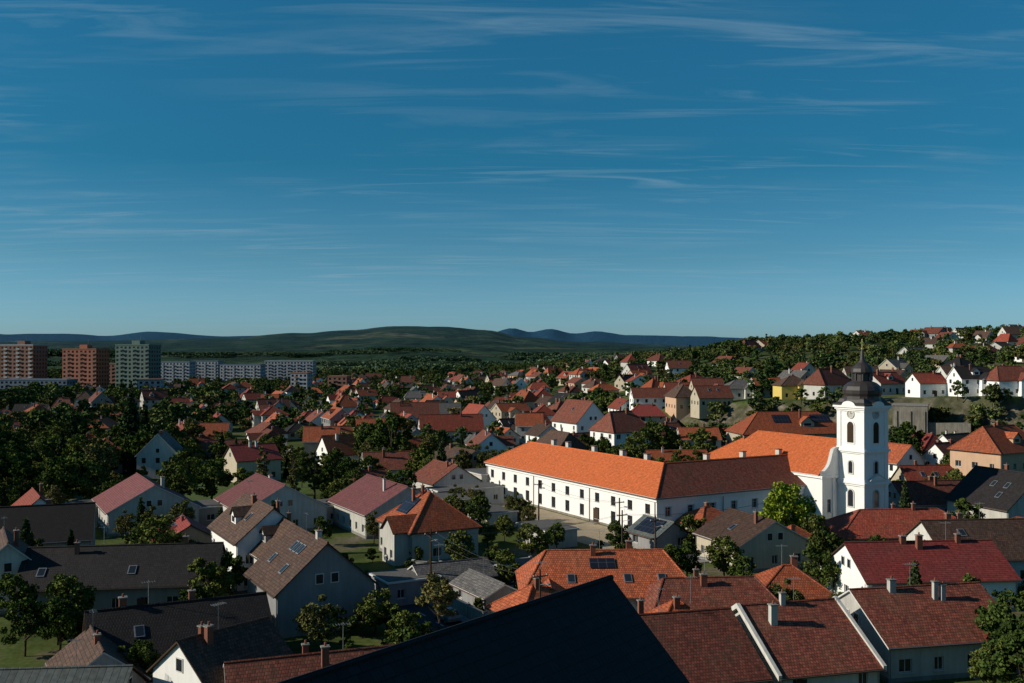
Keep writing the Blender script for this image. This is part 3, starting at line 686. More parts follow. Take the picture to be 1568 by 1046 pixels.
P['roof'].slab([(-nw-0.5, y1+0.3, hn+0.1), (-nw-0.5, y0+0.4, hn+0.1), (0, y0+0.4, rn+0.1), (0, y1-5, rn+0.1)], 0.15, 'roof_orange_new')
P['roof'].slab([(nw+0.5, y0+0.4, hn+0.1), (nw+0.5, y1+0.3, hn+0.1), (0, y1-5, rn+0.1), (0, y0+0.4, rn+0.1)], 0.15, 'roof_orange_new')
P['roof'].slab([(nw+0.5, y1+0.3, hn+0.1), (-nw-0.5, y1+0.3, hn+0.1), (0, y1-5, rn+0.1)], 0.15, 'roof_orange_new')
assemble('church', P, (TX, TY, 0), GA)
FOOT.append((TX, TY, 8))
for a in (10, 20, 30): FOOT.append((TX+a*E1[0], TY+a*E1[1], 10))
# ------------------------------------------------------------------ flat roof annexes and walls
def annex(name, x, y, rot, L, W, h, wm='offwhite'):
    P = {k: MB() for k in ('walls', 'windows', 'roof')}
    for p0, p1, ln in (((-L/2, -W/2), (L/2, -W/2), L), ((L/2, -W/2), (L/2, W/2), W), ((L/2, W/2), (-L/2, W/2), L), ((-L/2, W/2), (-L/2, -W/2), W)):
        wall(P, p0, p1, -1, h, rowwins(ln, h, base=0.9, h=1.1), wm)
    P['roof'].box(-L/2-0.25, L/2+0.25, -W/2-0.25, W/2+0.25, h+0.002, h+0.22, 'trim'); P['roof'].box(-L/2, L/2, -W/2, W/2, h+0.222, h+0.3, 'flatroof')
    FOOT.append((x, y, 0.45*math.hypot(L, W))); assemble(name, P, (x, y, hgt(x, y)), math.radians(rot))
annex('flat_roof_annex', sx(130, 180), 186, RB, 10, 8, 3.2); annex('flat_roof_annex', sx(325, 182), 186, RB, 9, 8, 3.2, 'greywall')
annex('flat_roof_annex', sx(508, 182), 187, RB, 8, 8, 3.2); annex('flat_roof_annex', sx(712, 206), 206, RB, 15, 6, 3.4)
annex('flat_roof_annex', sx(745, 222), 226, RA, 10, 8, 4.2, 'offwhite')
annex('flat_roof_annex', sx(620, 128), 128, RB, 7, 6, 2.9, 'greywall')
def garden_wall(name, p, q, h=1.8, wm='offwhite', t=0.3):
    dx, dy = q[0]-p[0], q[1]-p[1]; L = math.hypot(dx, dy); mb = MB()
    mb.box(0, L, -t/2, t/2, -0.8, h, wm); mb.box(-0.05, L+0.05, -t/2-0.06, t/2+0.06, h+0.002, h+0.1, 'concrete')
    n = max(1, int(L/4))
    for k in range(n+1): mb.box(k*L/n-0.2, k*L/n+0.2, -t/2-0.07, t/2+0.07, -0.8, h+0.25, wm)
    addobj(name, make_mesh(name, mb), None, (p[0], p[1], hgt(*p)), math.atan2(dy, dx))
garden_wall('courtyard_wall', grid(-20, 58), grid(-1, 61.5), 2.6)
garden_wall('courtyard_wall', grid(-13.2, 50), grid(-13.2, 20), 2.0)
garden_wall('garden_wall', grid(-66, -9), grid(-30, -9), 1.6, 'greywall')
garden_wall('garden_wall', grid(-50, -58), grid(-50, -20), 1.5, 'concrete')
garden_wall('garden_wall', (sx(1250, 140), 138), (sx(1390, 144), 144), 1.8, 'offwhite')
garden_wall('garden_wall', (sx(640, 150), 143), (sx(760, 142), 140), 1.6, 'offwhite')
for (b_, a_, L_, W_, hh) in ((-18, 42, 10, 7, 3.0), (-17.5, 26, 8, 6, 2.6), (-18, 6, 9, 6, 2.8)):
    gx, gy = grid(b_, a_); annex('outbuilding', gx, gy, RA, L_, W_, hh, R.choice(('offwhite', 'greywall')))
mb = MB(); mb.box(-5, 5, -1.0, 6, -3, 14.6, 'stone'); mb.box(-5.2, 5.2, -1.2, 6.2, 14.602, 15.1, 'concrete')
mb.box(5.002, 17, 0.5, 6, -3, 9.5, 'stone'); mb.box(-15, -5.002, 1.0, 6, -3, 8, 'stone')
for k in range(3): mb.box(-4.4+k*4, -3.7+k*4, -1.3, -1.002, -3, 13, 'stone')
wx = sx(1408, 300); addobj('retaining_wall', make_mesh('retaining_wall', mb), None, (wx, yc(wx)-4, 0), math.radians(-25))
# lawn behind the row houses
lx0, ly0, lw_, lh_ = sx(290, 222), 224, 44, 34
mb = MB(); mb.face([(lx0-lw_/2, ly0-lh_/2, 0.01), (lx0+lw_/2, ly0-lh_/2, 0.01), (lx0+lw_/2+6, ly0+lh_/2, 0.01), (lx0-lw_/2+4, ly0+lh_/2, 0.01)], 'lawn'); addobj('lawn', make_mesh('lawn', mb))
def onlawn(x, y): return abs(x-lx0) < lw_/2+1 and abs(y-ly0) < lh_/2+2
# ------------------------------------------------------------------ apartment blocks
def flats(name, u, d, rot, L, W, floors, wm, pm, bal=True, top=True):
    x, y = sx(u, d), d; P = {k: MB() for k in ('walls', 'windows', 'roof', 'balconies')}
    h = floors*2.8+1
    def ws(ln):
        n = int(ln/3); return [((k+0.5)*ln/n-0.85, (k+0.5)*ln/n+0.85, 1.6+f*2.8, 3.1+f*2.8) for f in range(floors) for k in range(n)]
    for p0, p1, ln in (((-L/2, -W/2), (L/2, -W/2), L), ((L/2, -W/2), (L/2, W/2), W), ((L/2, W/2), (-L/2, W/2), L), ((-L/2, W/2), (-L/2, -W/2), W)):
        wall(P, p0, p1, -2, h, ws(ln), wm, simple_w=True, reveal=0.3)
    P['roof'].box(-L/2-0.2, L/2+0.2, -W/2-0.2, W/2+0.2, h+0.002, h+0.8, pm)
    if top: P['roof'].box(-3, 3, -3, 3, h+0.81, h+3.4, wm); P['roof'].tube((1, 1, h+3), (1, 1, h+7), 0.08, 0.04, 'zinc', 5)
    if bal:
        n = int(L/3)
        for f in range(floors):
            for k in range(n):
                if k % 3 == 1:
                    xc = -L/2+(k+0.5)*L/n
                    P['balconies'].box(xc-1.35, xc+1.35, -W/2-1.1, -W/2-0.042, 0.9+f*2.8, 1.02+f*2.8, 'concrete')
                    P['balconies'].box(xc-1.35, xc+1.35, -W/2-1.1, -W/2-1.02, 1.022+f*2.8, 2.0+f*2.8, pm)
            P['walls'].box(-L/2-0.04, L/2+0.04, -W/2-0.04, -W/2-0.003, 0.78+f*2.8, 0.895+f*2.8, 'concrete')
    FOOT.append((x, y, 0.5*L)); assemble(name, P, (x, y, hgt(x, y)), math.radians(rot))
flats('tower_block', 37, 700, -12, 26, 15, 12, 'flat_brown', 'flat_white')
flats('tower_block', 132, 690, -12, 26, 15, 11, 'flat_red', 'flat_brown')
flats('tower_block', 212, 680, -12, 25, 15, 12, 'flat_green', 'flat_green')
flats('tower_block', -35, 760, -12, 24, 15, 11, 'flat_white', 'flat_brown')
flats('apartment_block', 272, 880, -8, 28, 12, 7, 'flat_white', 'flat_panel', top=False)
flats('apartment_block', 318, 930, -8, 26, 12, 7, 'flat_white', 'flat_panel', top=False)
flats('apartment_block', 372, 900, -8, 38, 12, 6, 'flat_white', 'flat_panel', top=False)
flats('apartment_block', 445, 940, -4, 46, 12, 7, 'flat_white', 'flat_white', top=False)
flats('apartment_block', 60, 640, -8, 46, 12, 4, 'flat_panel', 'flat_panel', top=False)
flats('apartment_block', 165, 760, -8, 50, 12, 7, 'flat_brown', 'flat_brown', top=False)
flats('apartment_block', 232, 640, 10, 14, 12, 4, 'flat_white', 'flat_brown', top=False)
flats('apartment_block', 462, 700, -8, 12, 11, 5, 'flat_white', 'flat_brown', top=False)
flats('apartment_block', 520, 720, -8, 14, 11, 4, 'flat_brown', 'flat_brown', top=False)
# ------------------------------------------------------------------ roads
def road(name, g0, g1, w=6.5, mat='asphalt', marks=True):
    p = Vector((*grid(*g0), 0)); q = Vector((*grid(*g1), 0)); d = q-p; L = d.length; P = {k: MB() for k in ('asphalt', 'kerbs', 'pavement', 'markings')}
    P['asphalt'].face([(0, -w/2, 0.006), (L, -w/2, 0.006), (L, w/2, 0.006), (0, w/2, 0.006)], mat)
    for s in (-1, 1):
        y0, y1 = sorted((s*w/2, s*(w/2+0.15))); P['kerbs'].box(0, L, y0, y1, -0.1, 0.14, 'concrete')
        y0, y1 = sorted((s*(w/2+0.152), s*(w/2+1.6))); P['pavement'].box(0, L, y0, y1, -0.1, 0.125, 'pavement')
    x = 1.0
    while marks and x < L-3: P['markings'].face([(x, -0.06, 0.011), (x+2, -0.06, 0.011), (x+2, 0.06, 0.011), (x, 0.06, 0.011)], 'paint_white'); x += 5
    assemble(name, P, (p.x, p.y, 0), math.atan2(d.y, d.x))
road('street', (-75, -14), (60, -14), 5.5); road('street', (-54, -66), (-54, -19), 5.0)
mb = MB(); a, b, c, d = grid(-12.8, -8.9), grid(-0.5, -8.9), grid(-0.5, 59), grid(-12.8, 59)
mb.face([(*a, 0.009), (*b, 0.009), (*c, 0.009), (*d, 0.009)], 'sand'); addobj('gravel_yard', make_mesh('gravel_yard', mb))
def onroad(x, y, pad=0):
    b, a = togrid(x, y)
    return onlawn(x, y) or (-10 < b < 1 and -10 < a < 60) or (abs(a+14) < 4.5+pad and -76 < b < 62) or (abs(b+54) < 4.5+pad and -68 < a < -10) or (abs((a-75) % 74) < 3+pad and a > 60)
# ------------------------------------------------------------------ cars
def car_mesh(paint):
    mb = MB()
    low = [(-2.1, 0.35), (-2.15, 0.7), (-2.0, 0.92), (-1.0, 1.0), (1.2, 0.95), (2.05, 0.8), (2.15, 0.5), (2.1, 0.3)]
    cab = [(-1.75, 0.95), (-1.35, 1.42), (0.2, 1.46), (1.05, 0.96)]
    for s in (-1, 1):
        q = [(x, s*0.86, z) for x, z in low]; mb.face(q if s > 0 else q[::-1], paint)
        q = [(x, s*(0.80 if z < 1.2 else 0.62), z) for x, z in cab]; mb.face(q if s > 0 else q[::-1], 'glass')
    for i in range(len(low)):
        (x0, z0), (x1, z1) = low[i], low[(i+1) % len(low)]; mb.face([(x0, -0.86, z0), (x1, -0.86, z1), (x1, 0.86, z1), (x0, 0.86, z0)][::-1], paint)
    for i in range(3):
        (x0, z0), (x1, z1) = cab[i], cab[i+1]; w0 = 0.80 if z0 < 1.2 else 0.62; w1 = 0.80 if z1 < 1.2 else 0.62
        mb.face([(x0, -w0, z0), (x0, w0, z0), (x1, w1, z1), (x1, -w1, z1)][::-1], paint if i == 1 else 'glass')
    mb.box(-0.35, -0.28, -0.8, 0.8, 0.98, 1.44, paint)
    for x in (-1.35, 1.35):
        for s in (-1, 1):
            for k in range(12):
                a0, a1 = 2*math.pi*k/12, 2*math.pi*(k+1)/12
                p = [(x+0.32*math.cos(a), 0.32+0.32*math.sin(a)) for a in (a0, a1)]
                mb.face([(p[0][0], s*0.68, p[0][1]), (p[1][0], s*0.68, p[1][1]), (p[1][0], s*0.9, p[1][1]), (p[0][0], s*0.9, p[0][1])], 'rubber')
                mb.face([(x, s*0.9, 0.32), (p[0][0], s*0.9, p[0][1]), (p[1][0], s*0.9, p[1][1])], 'rubber')
                mb.face([(x, s*0.905, 0.32)]+[(x+(q_[0]-x)*0.6, s*0.905, 0.32+(q_[1]-0.32)*0.6) for q_ in p], 'zinc')
    mb.box(2.1, 2.17, -0.75, -0.45, 0.58, 0.72, 'trim'); mb.box(2.1, 2.17, 0.45, 0.75, 0.58, 0.72, 'trim')
    return make_mesh('car', mb)
cars = [car_mesh('carpaint_'+c) for c in ('white', 'blue', 'grey')]
for (b, a, al) in ((-30, -12.4, 0), (-38, -15.6, 0), (-52.6, -28, 1), (-55.6, -36, 1)):
    x, y = grid(b, a); addobj('parked_car', R.choice(cars), None, (x, y, 0.01), GA+(math.pi/2 if al else 0)+R.choice((0, math.pi)))
# ------------------------------------------------------------------ poles
def pole(name, x, y, h=9):
    P = {'shaft': MB(), 'crossarm': MB(), 'lamp': MB()}
    P['shaft'].tube((0, 0, -0.5), (0, 0, h), 0.16, 0.10, 'darkwood', 8); P['crossarm'].box(-0.9, 0.9, -0.06, 0.06, h-0.8, h-0.68, 'darkwood')
    for k in (-0.8, 0, 0.8): P['crossarm'].lathe([(0.05, h-0.68), (0.07, h-0.55), (0.0, h-0.5)], 6, 'trim', k)
    P['lamp'].tube((0, 0, h-1.6), (0, -1.4, h-1.2), 0.04, 0.03, 'zinc', 5); P['lamp'].box(-0.14, 0.14, -1.9, -1.4, h-1.26, h-1.12, 'zinc')
    return assemble(name, P, (x, y, hgt(x, y)), GA)
pp = [grid(-13.4, -8), grid(-13.6, 16), grid(-50, -17.8), grid(-50, -45), grid(-20, -17.9), grid(12, -17.9), (sx(1000, 140), 138)]
for p in pp: pole('utility_pole', *p)
mbw = MB()
def wirespan(p, q, h=8.4, sag=0.9):
    for off in (-0.8, 0.8):
        last = None
        for k in range(13):
            t = k/12; v = Vector((p[0]+(q[0]-p[0])*t+off*E2[0], p[1]+(q[1]-p[1])*t+off*E2[1], h-sag*4*t*(1-t)))
            if last: mbw.tube(last, v, 0.018, 0.018, 'wire', 4)
            last = v
for i, j in ((0, 1), (3, 2), (2, 4), (4, 5), (0, 4)): wirespan(pp[i], pp[j])
addobj('overhead_wires', make_mesh('overhead_wires', mbw))
# ------------------------------------------------------------------ filler town houses
cnt = 0
rf_pal = ['roof_orange']*4+['roof_red']*5+['roof_redbrown']*7+['roof_brown']*5+['roof_grey']*2+['roof_dark']*2+['roof_redsheet']
wm_pal = ['offwhite']*8+['cream']*4+['white_plaster']*4+['greywall']*2+['peach']
rng = random.Random(5)
lots = []
a = -75.0
while a < 1250:
    b = -680.0
    while b < 820: lots.append((b, a)); b += 16.0
    a += 17.0
for (b0, a0) in lots:
    b = b0+rng.uniform(-3.5, 3.5); a = a0+rng.uniform(-3.5, 3.5); x, y = grid(b, a)
    if y < 108 or y > 980: continue
    t = x/y
    if abs(t) > 0.60: continue
    c = yc(x)
    if y < 200: p = 0.85
    elif t < -0.33: p = 0.30 if y < 560 else 0.22
    elif t < -0.2: p = 0.50 if y < 560 else 0.22
    elif t < 0.08: p = 0.72 if y < 540 else 0.42
    elif y < c-8: p = 0.68
    elif y < c+14 and x > 40: p = 0
    elif y < c+60: p = 0.70
    elif y < c+120: p = 0.34
    else: p = 0.04 + (0.26 if t > 0.38 else 0) + (0.22 if t < 0.13 else 0)
    if t < -0.1 and 190 < y < 235 and t > -0.4: p = 0.25
    if y > 720: p *= 0.5
    if rng.random() > p or onroad(x, y, 5): continue
    L = rng.uniform(8, 15); W = rng.uniform(7, 10.5); he = rng.choice((2.9, 3.2, 3.6, 5.4, 5.8)) if y > 230 else rng.choice((2.8, 3.2, 3.6)); hr = he+W/2*math.tan(math.radians(rng.uniform(30, 46)))
    rr = 0.5*math.hypot(L, W)*0.86
    if any((x-fx)**2+(y-fy)**2 < (rr+fr)**2 for fx, fy, fr in FOOT): continue
    rot = rng.choice((RA, RA, RB, RB, 5, 100, RA+180))+rng.uniform(-6, 6)
    dm = [(rng.choice((-1, 1)), rng.uniform(-2, 2), 2.2)] if rng.random() < 0.25 else ()
    so = [(1, 0, 1.2, 4, 3.3)] if rng.random() < 0.07 else ()
    sk = [(rng.choice((1, -1)), rng.uniform(-3, 3), 1.6) for _ in range(rng.choice((0, 0, 1, 2)))]
    wg = (rng.choice((-1, 1)), rng.uniform(-L/2+2.6, L/2-2.6), rng.uniform(4.4, 5.4), rng.uniform(1.5, 3.5)) if rng.random() < 0.4 else None
    house('town_house', x, y, rot, L, W, he, hr, rng.choice(rf_pal), rng.choice(wm_pal), rng.choice(('gable', 'gable', 'gable', 'half', 'hip')), chim=rng.choice((1, 1, 2)), simple_w=True if y > 200 else False,
          joined=True, rng=rng, dorm=dm if not wg else (), solar=so, sky=sk, chm=rng.choice(('brickwall', 'offwhite')), base=4 if y > 250 else 1, wing=wg)
    cnt += 1
    if y < 340 and rng.random() < 0.6:
        r_ = math.radians(rot); ux, uy = math.cos(r_), math.sin(r_); ox, oy = x+uy*(W/2+3.5), y-ux*(W/2+3.5)
        p0 = (ox-ux*L*0.6, oy-uy*L*0.6); p1 = (ox+ux*L*0.6, oy+uy*L*0.6)
        if not onroad(ox, oy, 1.5) and not any((ox-fx)**2+(oy-fy)**2 < (fr+1.5)**2 for fx, fy, fr in FOOT[:-1]): garden_wall('garden_wall', p0, p1, rng.uniform(1.0, 1.7), rng.choice(('offwhite', 'concrete', 'brickwall', 'greywall')), 0.2)
    if rng.random() < 0.35 and y < 420:
        bx, by = x+rng.uniform(8, 10)*E2[0], y+rng.uniform(8, 10)*E2[1]
        if not any((bx-fx)**2+(by-fy)**2 < (3+fr)**2 for fx, fy, fr in FOOT) and not onroad(bx, by, 1):
            house('garden_shed', bx, by, rot, 5, 4, 2.2, 3.2, rng.choice(('roof_grey', 'roof_brown', 'roof_sheet')), 'greywall', chim=0, simple_w=True, joined=True, rng=rng, base=1.5)
print('houses', cnt)
# ------------------------------------------------------------------ trees
def tree_mesh(name, h, r, ncl, nleaf, ls, seed, kind='broad', leaf='leaf'):
    g = np.random.default_rng(seed); mb = MB()
    if kind == 'conifer':
        mb.tube((0, 0, -0.3), (0, 0, h*0.95), 0.05*r+0.1, 0.02, 'bark', 6)
        n = ncl*nleaf; z = 1-np.sqrt(g.random(n)*0.98); rr = (1-z)*r*(0.55+0.45*g.random(n)); rr *= 1+0.25*np.sin(z*60+g.random(n))
        an = g.random(n)*2*math.pi; cen = np.stack([rr*np.cos(an), rr*np.sin(an), h*(0.06+0.94*z)-rr*0.25], 1); cen += g.normal(0, ls*0.3, cen.shape)
    else:
        th = h*0.45; mb.tube((0, 0, -0.3), (r*0.04, 0, th*0.6), 0.035*h*0.6, 0.026*h*0.6, 'bark', 8); mb.tube((r*0.04, 0, th*0.6), (0, r*0.03, h*0.8), 0.026*h*0.6, 0.03, 'bark', 7)
        zc = h*0.58; hz = h*0.40; cs = []
        lob = g.normal(size=(5, 3)); lob /= np.linalg.norm(lob, axis=1)[:, None]
        while len(cs) < ncl:
            p = g.uniform(-1, 1, 3); q = np.linalg.norm(p)
            lim = 0.78+0.32*max(0, float(np.max(lob@(p/max(q, 1e-3))))-0.45)/0.55
            if q > lim or q < 0.35: continue
            cs.append(p)
        cs = np.array(cs)*[r*0.95, r*0.95, hz*0.98]
        shrink = 1-0.35*np.clip(cs[:, 2]/hz, 0, 1) if kind == 'broad' else np.ones(ncl)
        cs[:, 0] *= shrink; cs[:, 1] *= shrink; cs[:, 2] += zc
        for i in range(0, ncl, max(1, ncl//8)):
            c = cs[i]; mb.tube((0, 0, th*(0.5+0.5*g.random())), tuple(c), 0.012*h, 0.02, 'bark', 5)
        rad = r*g.uniform(0.15, 0.32, ncl); idx = np.repeat(np.arange(ncl), nleaf); n = len(idx)
        d = g.normal(size=(n, 3)); d /= np.linalg.norm(d, axis=1)[:, None]
        cen = cs[idx]+d*(rad[idx]*g.random(n)**0.45)[:, None]*[1, 1, 0.8]
    a = g.normal(size=(n, 3)); a /= np.linalg.norm(a, axis=1)[:, None]; b = g.normal(size=(n, 3)); b -= a*(a*b).sum(1)[:, None]; b /= np.linalg.norm(b, axis=1)[:, None]
    sz = ls*(0.6+0.8*g.random(n)); a *= sz[:, None]*0.5; b *= sz[:, None]*0.36
    v = np.stack([cen-a, cen-b*1.0, cen+a, cen+b], 1).reshape(-1, 3)
    off = len(mb.v); verts = mb.v+[tuple(p) for p in v]; faces = mb.f+[tuple(range(off+4*i, off+4*i+4)) for i in range(n)]
    me = bpy.data.meshes.new(name); me.from_pydata(verts, [], faces); me.materials.append(M['bark']); me.materials.append(M[leaf])
    me.polygons.foreach_set('material_index', [0]*len(mb.f)+[1]*n); me.update(); return me
near_b = [tree_mesh('broadleaf', 9, 3.6, 46, 105, 0.42, 10+i) for i in range(5)]
near_o = [tree_mesh('broadleaf_olive', 9, 3.4, 40, 95, 0.42, 30+i, leaf='leaf_olive') for i in range(2)]
pop = [tree_mesh('poplar', 12, 1.6, 40, 70, 0.42, 40+i, 'pop', 'leaf_olive') for i in range(2)]
con = [tree_mesh('conifer', 12, 2.6, 50, 90, 0.5, 50+i, 'conifer', 'leaf_conifer') for i in range(2)]
bright = tree_mesh('bright_tree', 9.5, 4.4, 60, 170, 0.40, 61, leaf='leaf_bright')
shrub = [tree_mesh('shrub', 3, 1.7, 18, 80, 0.3, 70+i) for i in range(2)]
far_b = [tree_mesh('far_broadleaf', 9, 3.9, 26, 32, 0.95, 80+i, leaf=('leaf_mid', 'leaf_mid', 'leaf_olive', 'leaf_mid', 'leaf')[i]) for i in range(5)]
far_c = [tree_mesh('far_conifer', 11, 2.8, 20, 30, 0.95, 90, 'conifer', 'leaf_conifer')]
TR = []
def tree(name, me, u, d, sc=1.0, dz=0):
    x = sx(u, d); o = addobj(name, me, None, (x, d, hgt(x, d)+dz), R.uniform(0, 6.28), (sc*R.uniform(0.85, 1.15), sc*R.uniform(0.85, 1.15), sc))
    TR.append((x, d))
tree('maple_tree', bright, 1203, 158, 1.12)
for (n_, k, u, d, s) in (('linden_tree', near_b[0], 235, 141, 1.0), ('garden_tree', near_b[1], 322, 119, 0.85), ('garden_tree', near_o[0], 492, 104, 0.7), ('garden_tree', near_o[1], 672, 112, 0.75),
    ('walnut_tree', near_b[2], 600, 268, 1.75), ('walnut_tree', near_b[0], 572, 275, 1.4), ('linden_tree', near_b[3], 1005, 268, 1.5), ('linden_tree', near_b[1], 975, 262, 1.2), ('linden_tree', near_b[2], 1075, 262, 1.3),
    ('thuja_tree', con[0], 1400, 117, 0.62), ('spruce_tree', con[1], 202, 270, 1.75), ('spruce_tree', con[0], 222, 262, 1.5), ('walnut_tree', near_b[0], 250, 262, 1.5), ('poplar_tree', pop[0], 405, 208, 1.1), ('poplar_tree', pop[1], 448, 207, 1.15), ('poplar_tree', pop[0], 482, 208, 1.0),
    ('walnut_tree', near_b[0], 1545, 98, 1.0), ('garden_tree', near_b[3], 1562, 90, 0.8), ('garden_tree', near_b[3], 1520, 92, 0.6), ('garden_tree', near_b[2], 215, 92, 0.6), ('garden_tree', near_b[1], 775, 132, 0.62), ('garden_tree', near_b[3], 826, 128, 0.6),
    ('garden_tree', near_b[1], 1060, 158, 0.7), ('linden_tree', near_b[1], 60, 235, 1.3), ('linden_tree', near_b[2], 20, 215, 1.2), ('linden_tree', near_b[3], 95, 215, 1.1), ('walnut_tree', near_b[1], 8, 250, 1.5), ('linden_tree', near_b[0], 130, 250, 1.3), ('spruce_tree', con[1], 1385, 172, 0.8), ('walnut_tree', near_b[0], 1375, 240, 1.5), ('walnut_tree', near_b[2], 1388, 262, 1.5),
    ('spruce_tree', con[0], 90, 300, 1.2), ('garden_tree', near_b[0], 545, 205, 0.9), ('garden_tree', near_b[2], 40, 104, 0.7), ('garden_tree', near_b[0], 90, 108, 0.6), ('garden_tree', near_b[0], 575, 112, 0.6), ('garden_tree', near_b[2], 620, 104, 0.55)):
    tree(n_, k, u, d, s)
def free(x, y, pad): return not any((x-fx)**2+(y-fy)**2 < (fr+pad)**2 for fx, fy, fr in FOOT)
for i in range(60):
    u = R.uniform(520, 800); d = R.uniform(98, 150); x = sx(u, d)
    if onroad(x, d, 0) or not free(x, d, -0.8): continue
    tree('garden_shrub', R.choice(shrub), u, d, R.uniform(0.6, 1.2))
for i in range(14):
    gx, gy = grid(-14.6+R.uniform(-1, 1), R.uniform(-6, 55))
    tree('garden_shrub', R.choice(shrub+near_o[:1]), 784+gx/gy*F, gy, R.uniform(0.4, 0.7))
rng = random.Random(21)
k = 0
for _ in range(3600):
    y = math.sqrt(rng.uniform(100**2, 300**2)); t = rng.uniform(-0.58, 0.58); x = t*y
    if onroad(x, y, 0.8) or not free(x, y, 0.6 if y < 220 else 0.9): continue
    if any((x-a)**2+(y-b)**2 < 16 for a, b in TR): continue
    dens = 0.85 if (t < -0.3 and y > 195) else (0.45 if y > 195 else 0.30)
    if rng.random() > dens: continue
    s = rng.uniform(0.45, 0.8) if y < 195 else rng.uniform(0.5, 1.1)*(1.25 if t < -0.3 else 0.92)
    kind = rng.random(); me = rng.choice(near_b) if kind < 0.68 else (rng.choice(near_o) if kind < 0.86 else (rng.choice(con) if kind < 0.95 else rng.choice(shrub)))
    tree('garden_tree' if kind < 0.86 else ('spruce_tree' if kind < 0.95 else 'garden_shrub'), me, 784+t*F, y, s); k += 1
    if k > 400: break
print('near trees', k)
far_parent = addobj('distant_trees', None)
def fartree(x, y, s, c_=0.04):
    me = rng.choice(far_b) if rng.random() > c_ else far_c[0]
    o = bpy.data.objects.new('tree_crown', me); scene.collection.objects.link(o); o.parent = far_parent
    o.location = (x, y, hgt(x, y)-0.6); o.rotation_euler = (0, 0, rng.uniform(0, 6.28)); o.scale = (s*rng.uniform(0.9, 1.35), s*rng.uniform(0.9, 1.35), s)
k = 0
for _ in range(7400):
    y = math.sqrt(rng.uniform(300**2, 1150**2)); t = rng.uniform(-0.57, 0.57); x = t*y
    if not free(x, y, 1.3 if y > 450 else 1.0): continue
    c = yc(x)
    cl = noise.noise(Vector((x*0.012, y*0.012, 0)))
    p = (0.42+1.3*cl)
    if t < -0.2: p += 0.28
    if y > 620: p += 0.25
    if t > 0.1 and y > c+60: p += 0.22
    if x > 60 and c-6 < y < c+9: p = 0.8
    if rng.random() > p: continue
    s = rng.uniform(0.5, 1.1)*(1.3 if t < -0.3 and y < 600 else 1.0)
    if x > 60 and c-6 < y < c+9: s *= 0.6
    fartree(x, y, s); k += 1
for _ in range(260):
    x = rng.uniform(70, 190); y = yc(x)+rng.uniform(-10, 6)
    if free(x, y, 0) and not (abs(x-wx) < 6): fartree(x, y, rng.uniform(0.35, 0.9), 0)
for _ in range(420):
    t = rng.uniform(0.10, 0.56); y = rng.uniform(640, 760)
    if noise.noise(Vector((t*30, 2, 0))) > -0.1 and free(t*y, y, 0): fartree(t*y, y, rng.uniform(0.4, 0.95), 0.02)
print('far trees', k)
def grove_mesh(seed):
    g = np.random.default_rng(seed); vs = []
    for _ in range(34):
        c = np.array([g.uniform(-35, 35), g.uniform(-35, 35), 0]); r = g.uniform(3.5, 6.0); n = 60
        d = g.normal(size=(n, 3)); d /= np.linalg.norm(d, axis=1)[:, None]; d[:, 2] = np.abs(d[:, 2])*1.25
        cen = c+d*r*g.uniform(0.75, 1.05, (n, 1))+[0, 0, 1.5]
        a = g.normal(size=(n, 3)); a /= np.linalg.norm(a, axis=1)[:, None]; b = g.normal(size=(n, 3)); b -= a*(a*b).sum(1)[:, None]; b /= np.linalg.norm(b, axis=1)[:, None]
        a *= 1.4; b *= 1.1; vs.append(np.stack([cen-a, cen-b, cen+a, cen+b], 1).reshape(-1, 3))
    v = np.concatenate(vs); me = bpy.data.meshes.new('grove'); me.from_pydata([tuple(p) for p in v], [], [tuple(range(4*i, 4*i+4)) for i in range(len(v)//4)]); me.materials.append(M['leaf_hazed']); me.update(); return me
gm = [grove_mesh(i) for i in range(3)]
gp = addobj('woodland', None)
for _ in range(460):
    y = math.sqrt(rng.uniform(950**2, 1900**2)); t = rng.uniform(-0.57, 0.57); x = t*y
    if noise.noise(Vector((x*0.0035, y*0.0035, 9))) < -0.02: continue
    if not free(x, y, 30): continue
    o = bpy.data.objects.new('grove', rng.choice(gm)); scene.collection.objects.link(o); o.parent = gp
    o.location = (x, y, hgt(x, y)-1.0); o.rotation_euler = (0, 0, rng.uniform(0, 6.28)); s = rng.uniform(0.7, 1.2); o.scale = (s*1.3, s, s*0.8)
# ------------------------------------------------------------------ light
az_sun = math.radians(-98)
el = math.radians(26)
sd = Vector((math.sin(az_sun)*math.cos(el), math.cos(az_sun)*math.cos(el), math.sin(el)))
sl = bpy.data.lights.new('sun', 'SUN'); sl.energy = 5.0; sl.angle = math.radians(0.5); sl.color = (1.0, 0.91, 0.77)
so = bpy.data.objects.new('sun', sl); scene.collection.objects.link(so); so.rotation_euler = sd.to_track_quat('Z', 'Y').to_euler(); so.location = (0, 0, 200)
w = bpy.data.worlds.new('World'); scene.world = w; w.use_nodes = True; nt = w.node_tree; nt.nodes.clear()
out = nt.nodes.new('ShaderNodeOutputWorld'); bg = nt.nodes.new('ShaderNodeBackground'); bg.inputs[1].default_value = 0.055
sky = nt.nodes.new('ShaderNodeTexSky'); sky.sky_type = 'NISHITA'; sky.sun_disc = False; sky.sun_elevation = el; sky.sun_rotation = az_sun; sky.altitude = 200; sky.air_density = 1.0; sky.dust_density = 0.6; sky.ozone_density = 2.5
tc = nt.nodes.new('ShaderNodeTexCoord'); sp = nd(nt, 'ShaderNodeSeparateXYZ'); nt.links.new(tc.outputs['Generated'], sp.inputs[0])
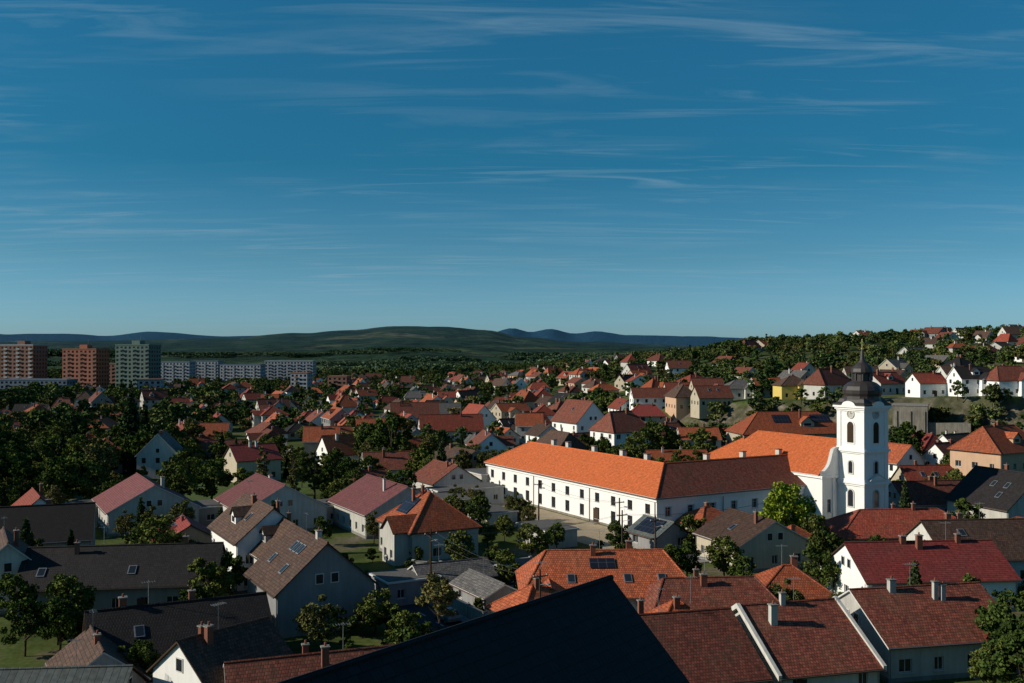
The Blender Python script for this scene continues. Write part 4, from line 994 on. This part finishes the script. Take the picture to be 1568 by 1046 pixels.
wb = ramp(nt, maprange(nt, sp.outputs[2], 0.0, 0.5, 0.0, 1.0), [(0.0, (0.22, 0.37, 0.56)), (0.06, (0.19, 0.35, 0.53)), (0.18, (0.125, 0.275, 0.36)), (0.36, (0.047, 0.23, 0.295)), (0.66, (0.058, 0.285, 0.345)), (1.0, (0.06, 0.24, 0.30))])
tint = mixc(nt, 'MULTIPLY', 1.0, sky.outputs[0], wb)
vm = nd(nt, 'ShaderNodeVectorMath', operation='SCALE'); nt.links.new(tint, vm.inputs[0]); vm.inputs['Scale'].default_value = 3.9
zz = nd(nt, 'ShaderNodeMath', operation='ADD'); nt.links.new(sp.outputs[2], zz.inputs[0]); zz.inputs[1].default_value = 0.06
dx = nd(nt, 'ShaderNodeMath', operation='DIVIDE'); nt.links.new(sp.outputs[0], dx.inputs[0]); nt.links.new(zz.outputs[0], dx.inputs[1])
dy = nd(nt, 'ShaderNodeMath', operation='DIVIDE'); nt.links.new(sp.outputs[1], dy.inputs[0]); nt.links.new(zz.outputs[0], dy.inputs[1])
cb = nd(nt, 'ShaderNodeCombineXYZ'); nt.links.new(dx.outputs[0], cb.inputs[0]); nt.links.new(dy.outputs[0], cb.inputs[1])
def cloudn(scx, scy, rotz, sc, lo, hi, amp, det=5.0, dist=0.4, loc=(0, 0, 0)):
    mp = nd(nt, 'ShaderNodeMapping'); mp.inputs['Scale'].default_value = (scx, scy, 1); mp.inputs['Rotation'].default_value = (0, 0, rotz); mp.inputs['Location'].default_value = loc
    nt.links.new(cb.outputs[0], mp.inputs[0]); n = nd(nt, 'ShaderNodeTexNoise', i_Scale=sc, i_Detail=det, i_Roughness=0.6, i_Distortion=dist); nt.links.new(mp.outputs[0], n.inputs[0])
    return maprange(nt, n.outputs[0], lo, hi, 0, amp)
def mul(a, b):
    ml = nd(nt, 'ShaderNodeMath', operation='MULTIPLY')
    for i, v in enumerate((a, b)):
        if isinstance(v, float): ml.inputs[i].default_value = v
        else: nt.links.new(v, ml.inputs[i])
    return ml.outputs[0]
c1 = cloudn(0.42, 2.2, 0.06, 1.6, 0.50, 0.80, 1.0, 8.0, 0.8, (3, 1, 0)); c2 = cloudn(0.5, 0.5, 0, 1.0, 0.42, 0.64, 1.0, 2.0)
c3 = cloudn(0.7, 3.4, -0.10, 1.3, 0.52, 0.80, 1.0, 8.0, 1.0, (7, 4, 0)); c5 = cloudn(0.6, 0.6, 0, 1.0, 0.43, 0.60, 1.0, 2.0, 0.3, (11, 2, 0))
ad = nd(nt, 'ShaderNodeMath', operation='ADD'); nt.links.new(mul(c1, c2), ad.inputs[0]); nt.links.new(mul(c3, c5), ad.inputs[1])
col = mixc(nt, 'MIX', mul(ad.outputs[0], 0.5), vm.outputs[0], (4.8, 7.2, 8.8))
nt.links.new(col, bg.inputs[0]); nt.links.new(bg.outputs[0], out.inputs[0])
# ------------------------------------------------------------------ camera
cd = bpy.data.cameras.new('camera'); cd.lens = 35; cd.sensor_width = 36; cd.clip_end = 40000; cd.clip_start = 0.5
co = bpy.data.objects.new('camera', cd); scene.collection.objects.link(co); co.location = (0, 0, CAMZ); co.rotation_euler = (math.radians(90.45), 0, 0)
scene.camera = co
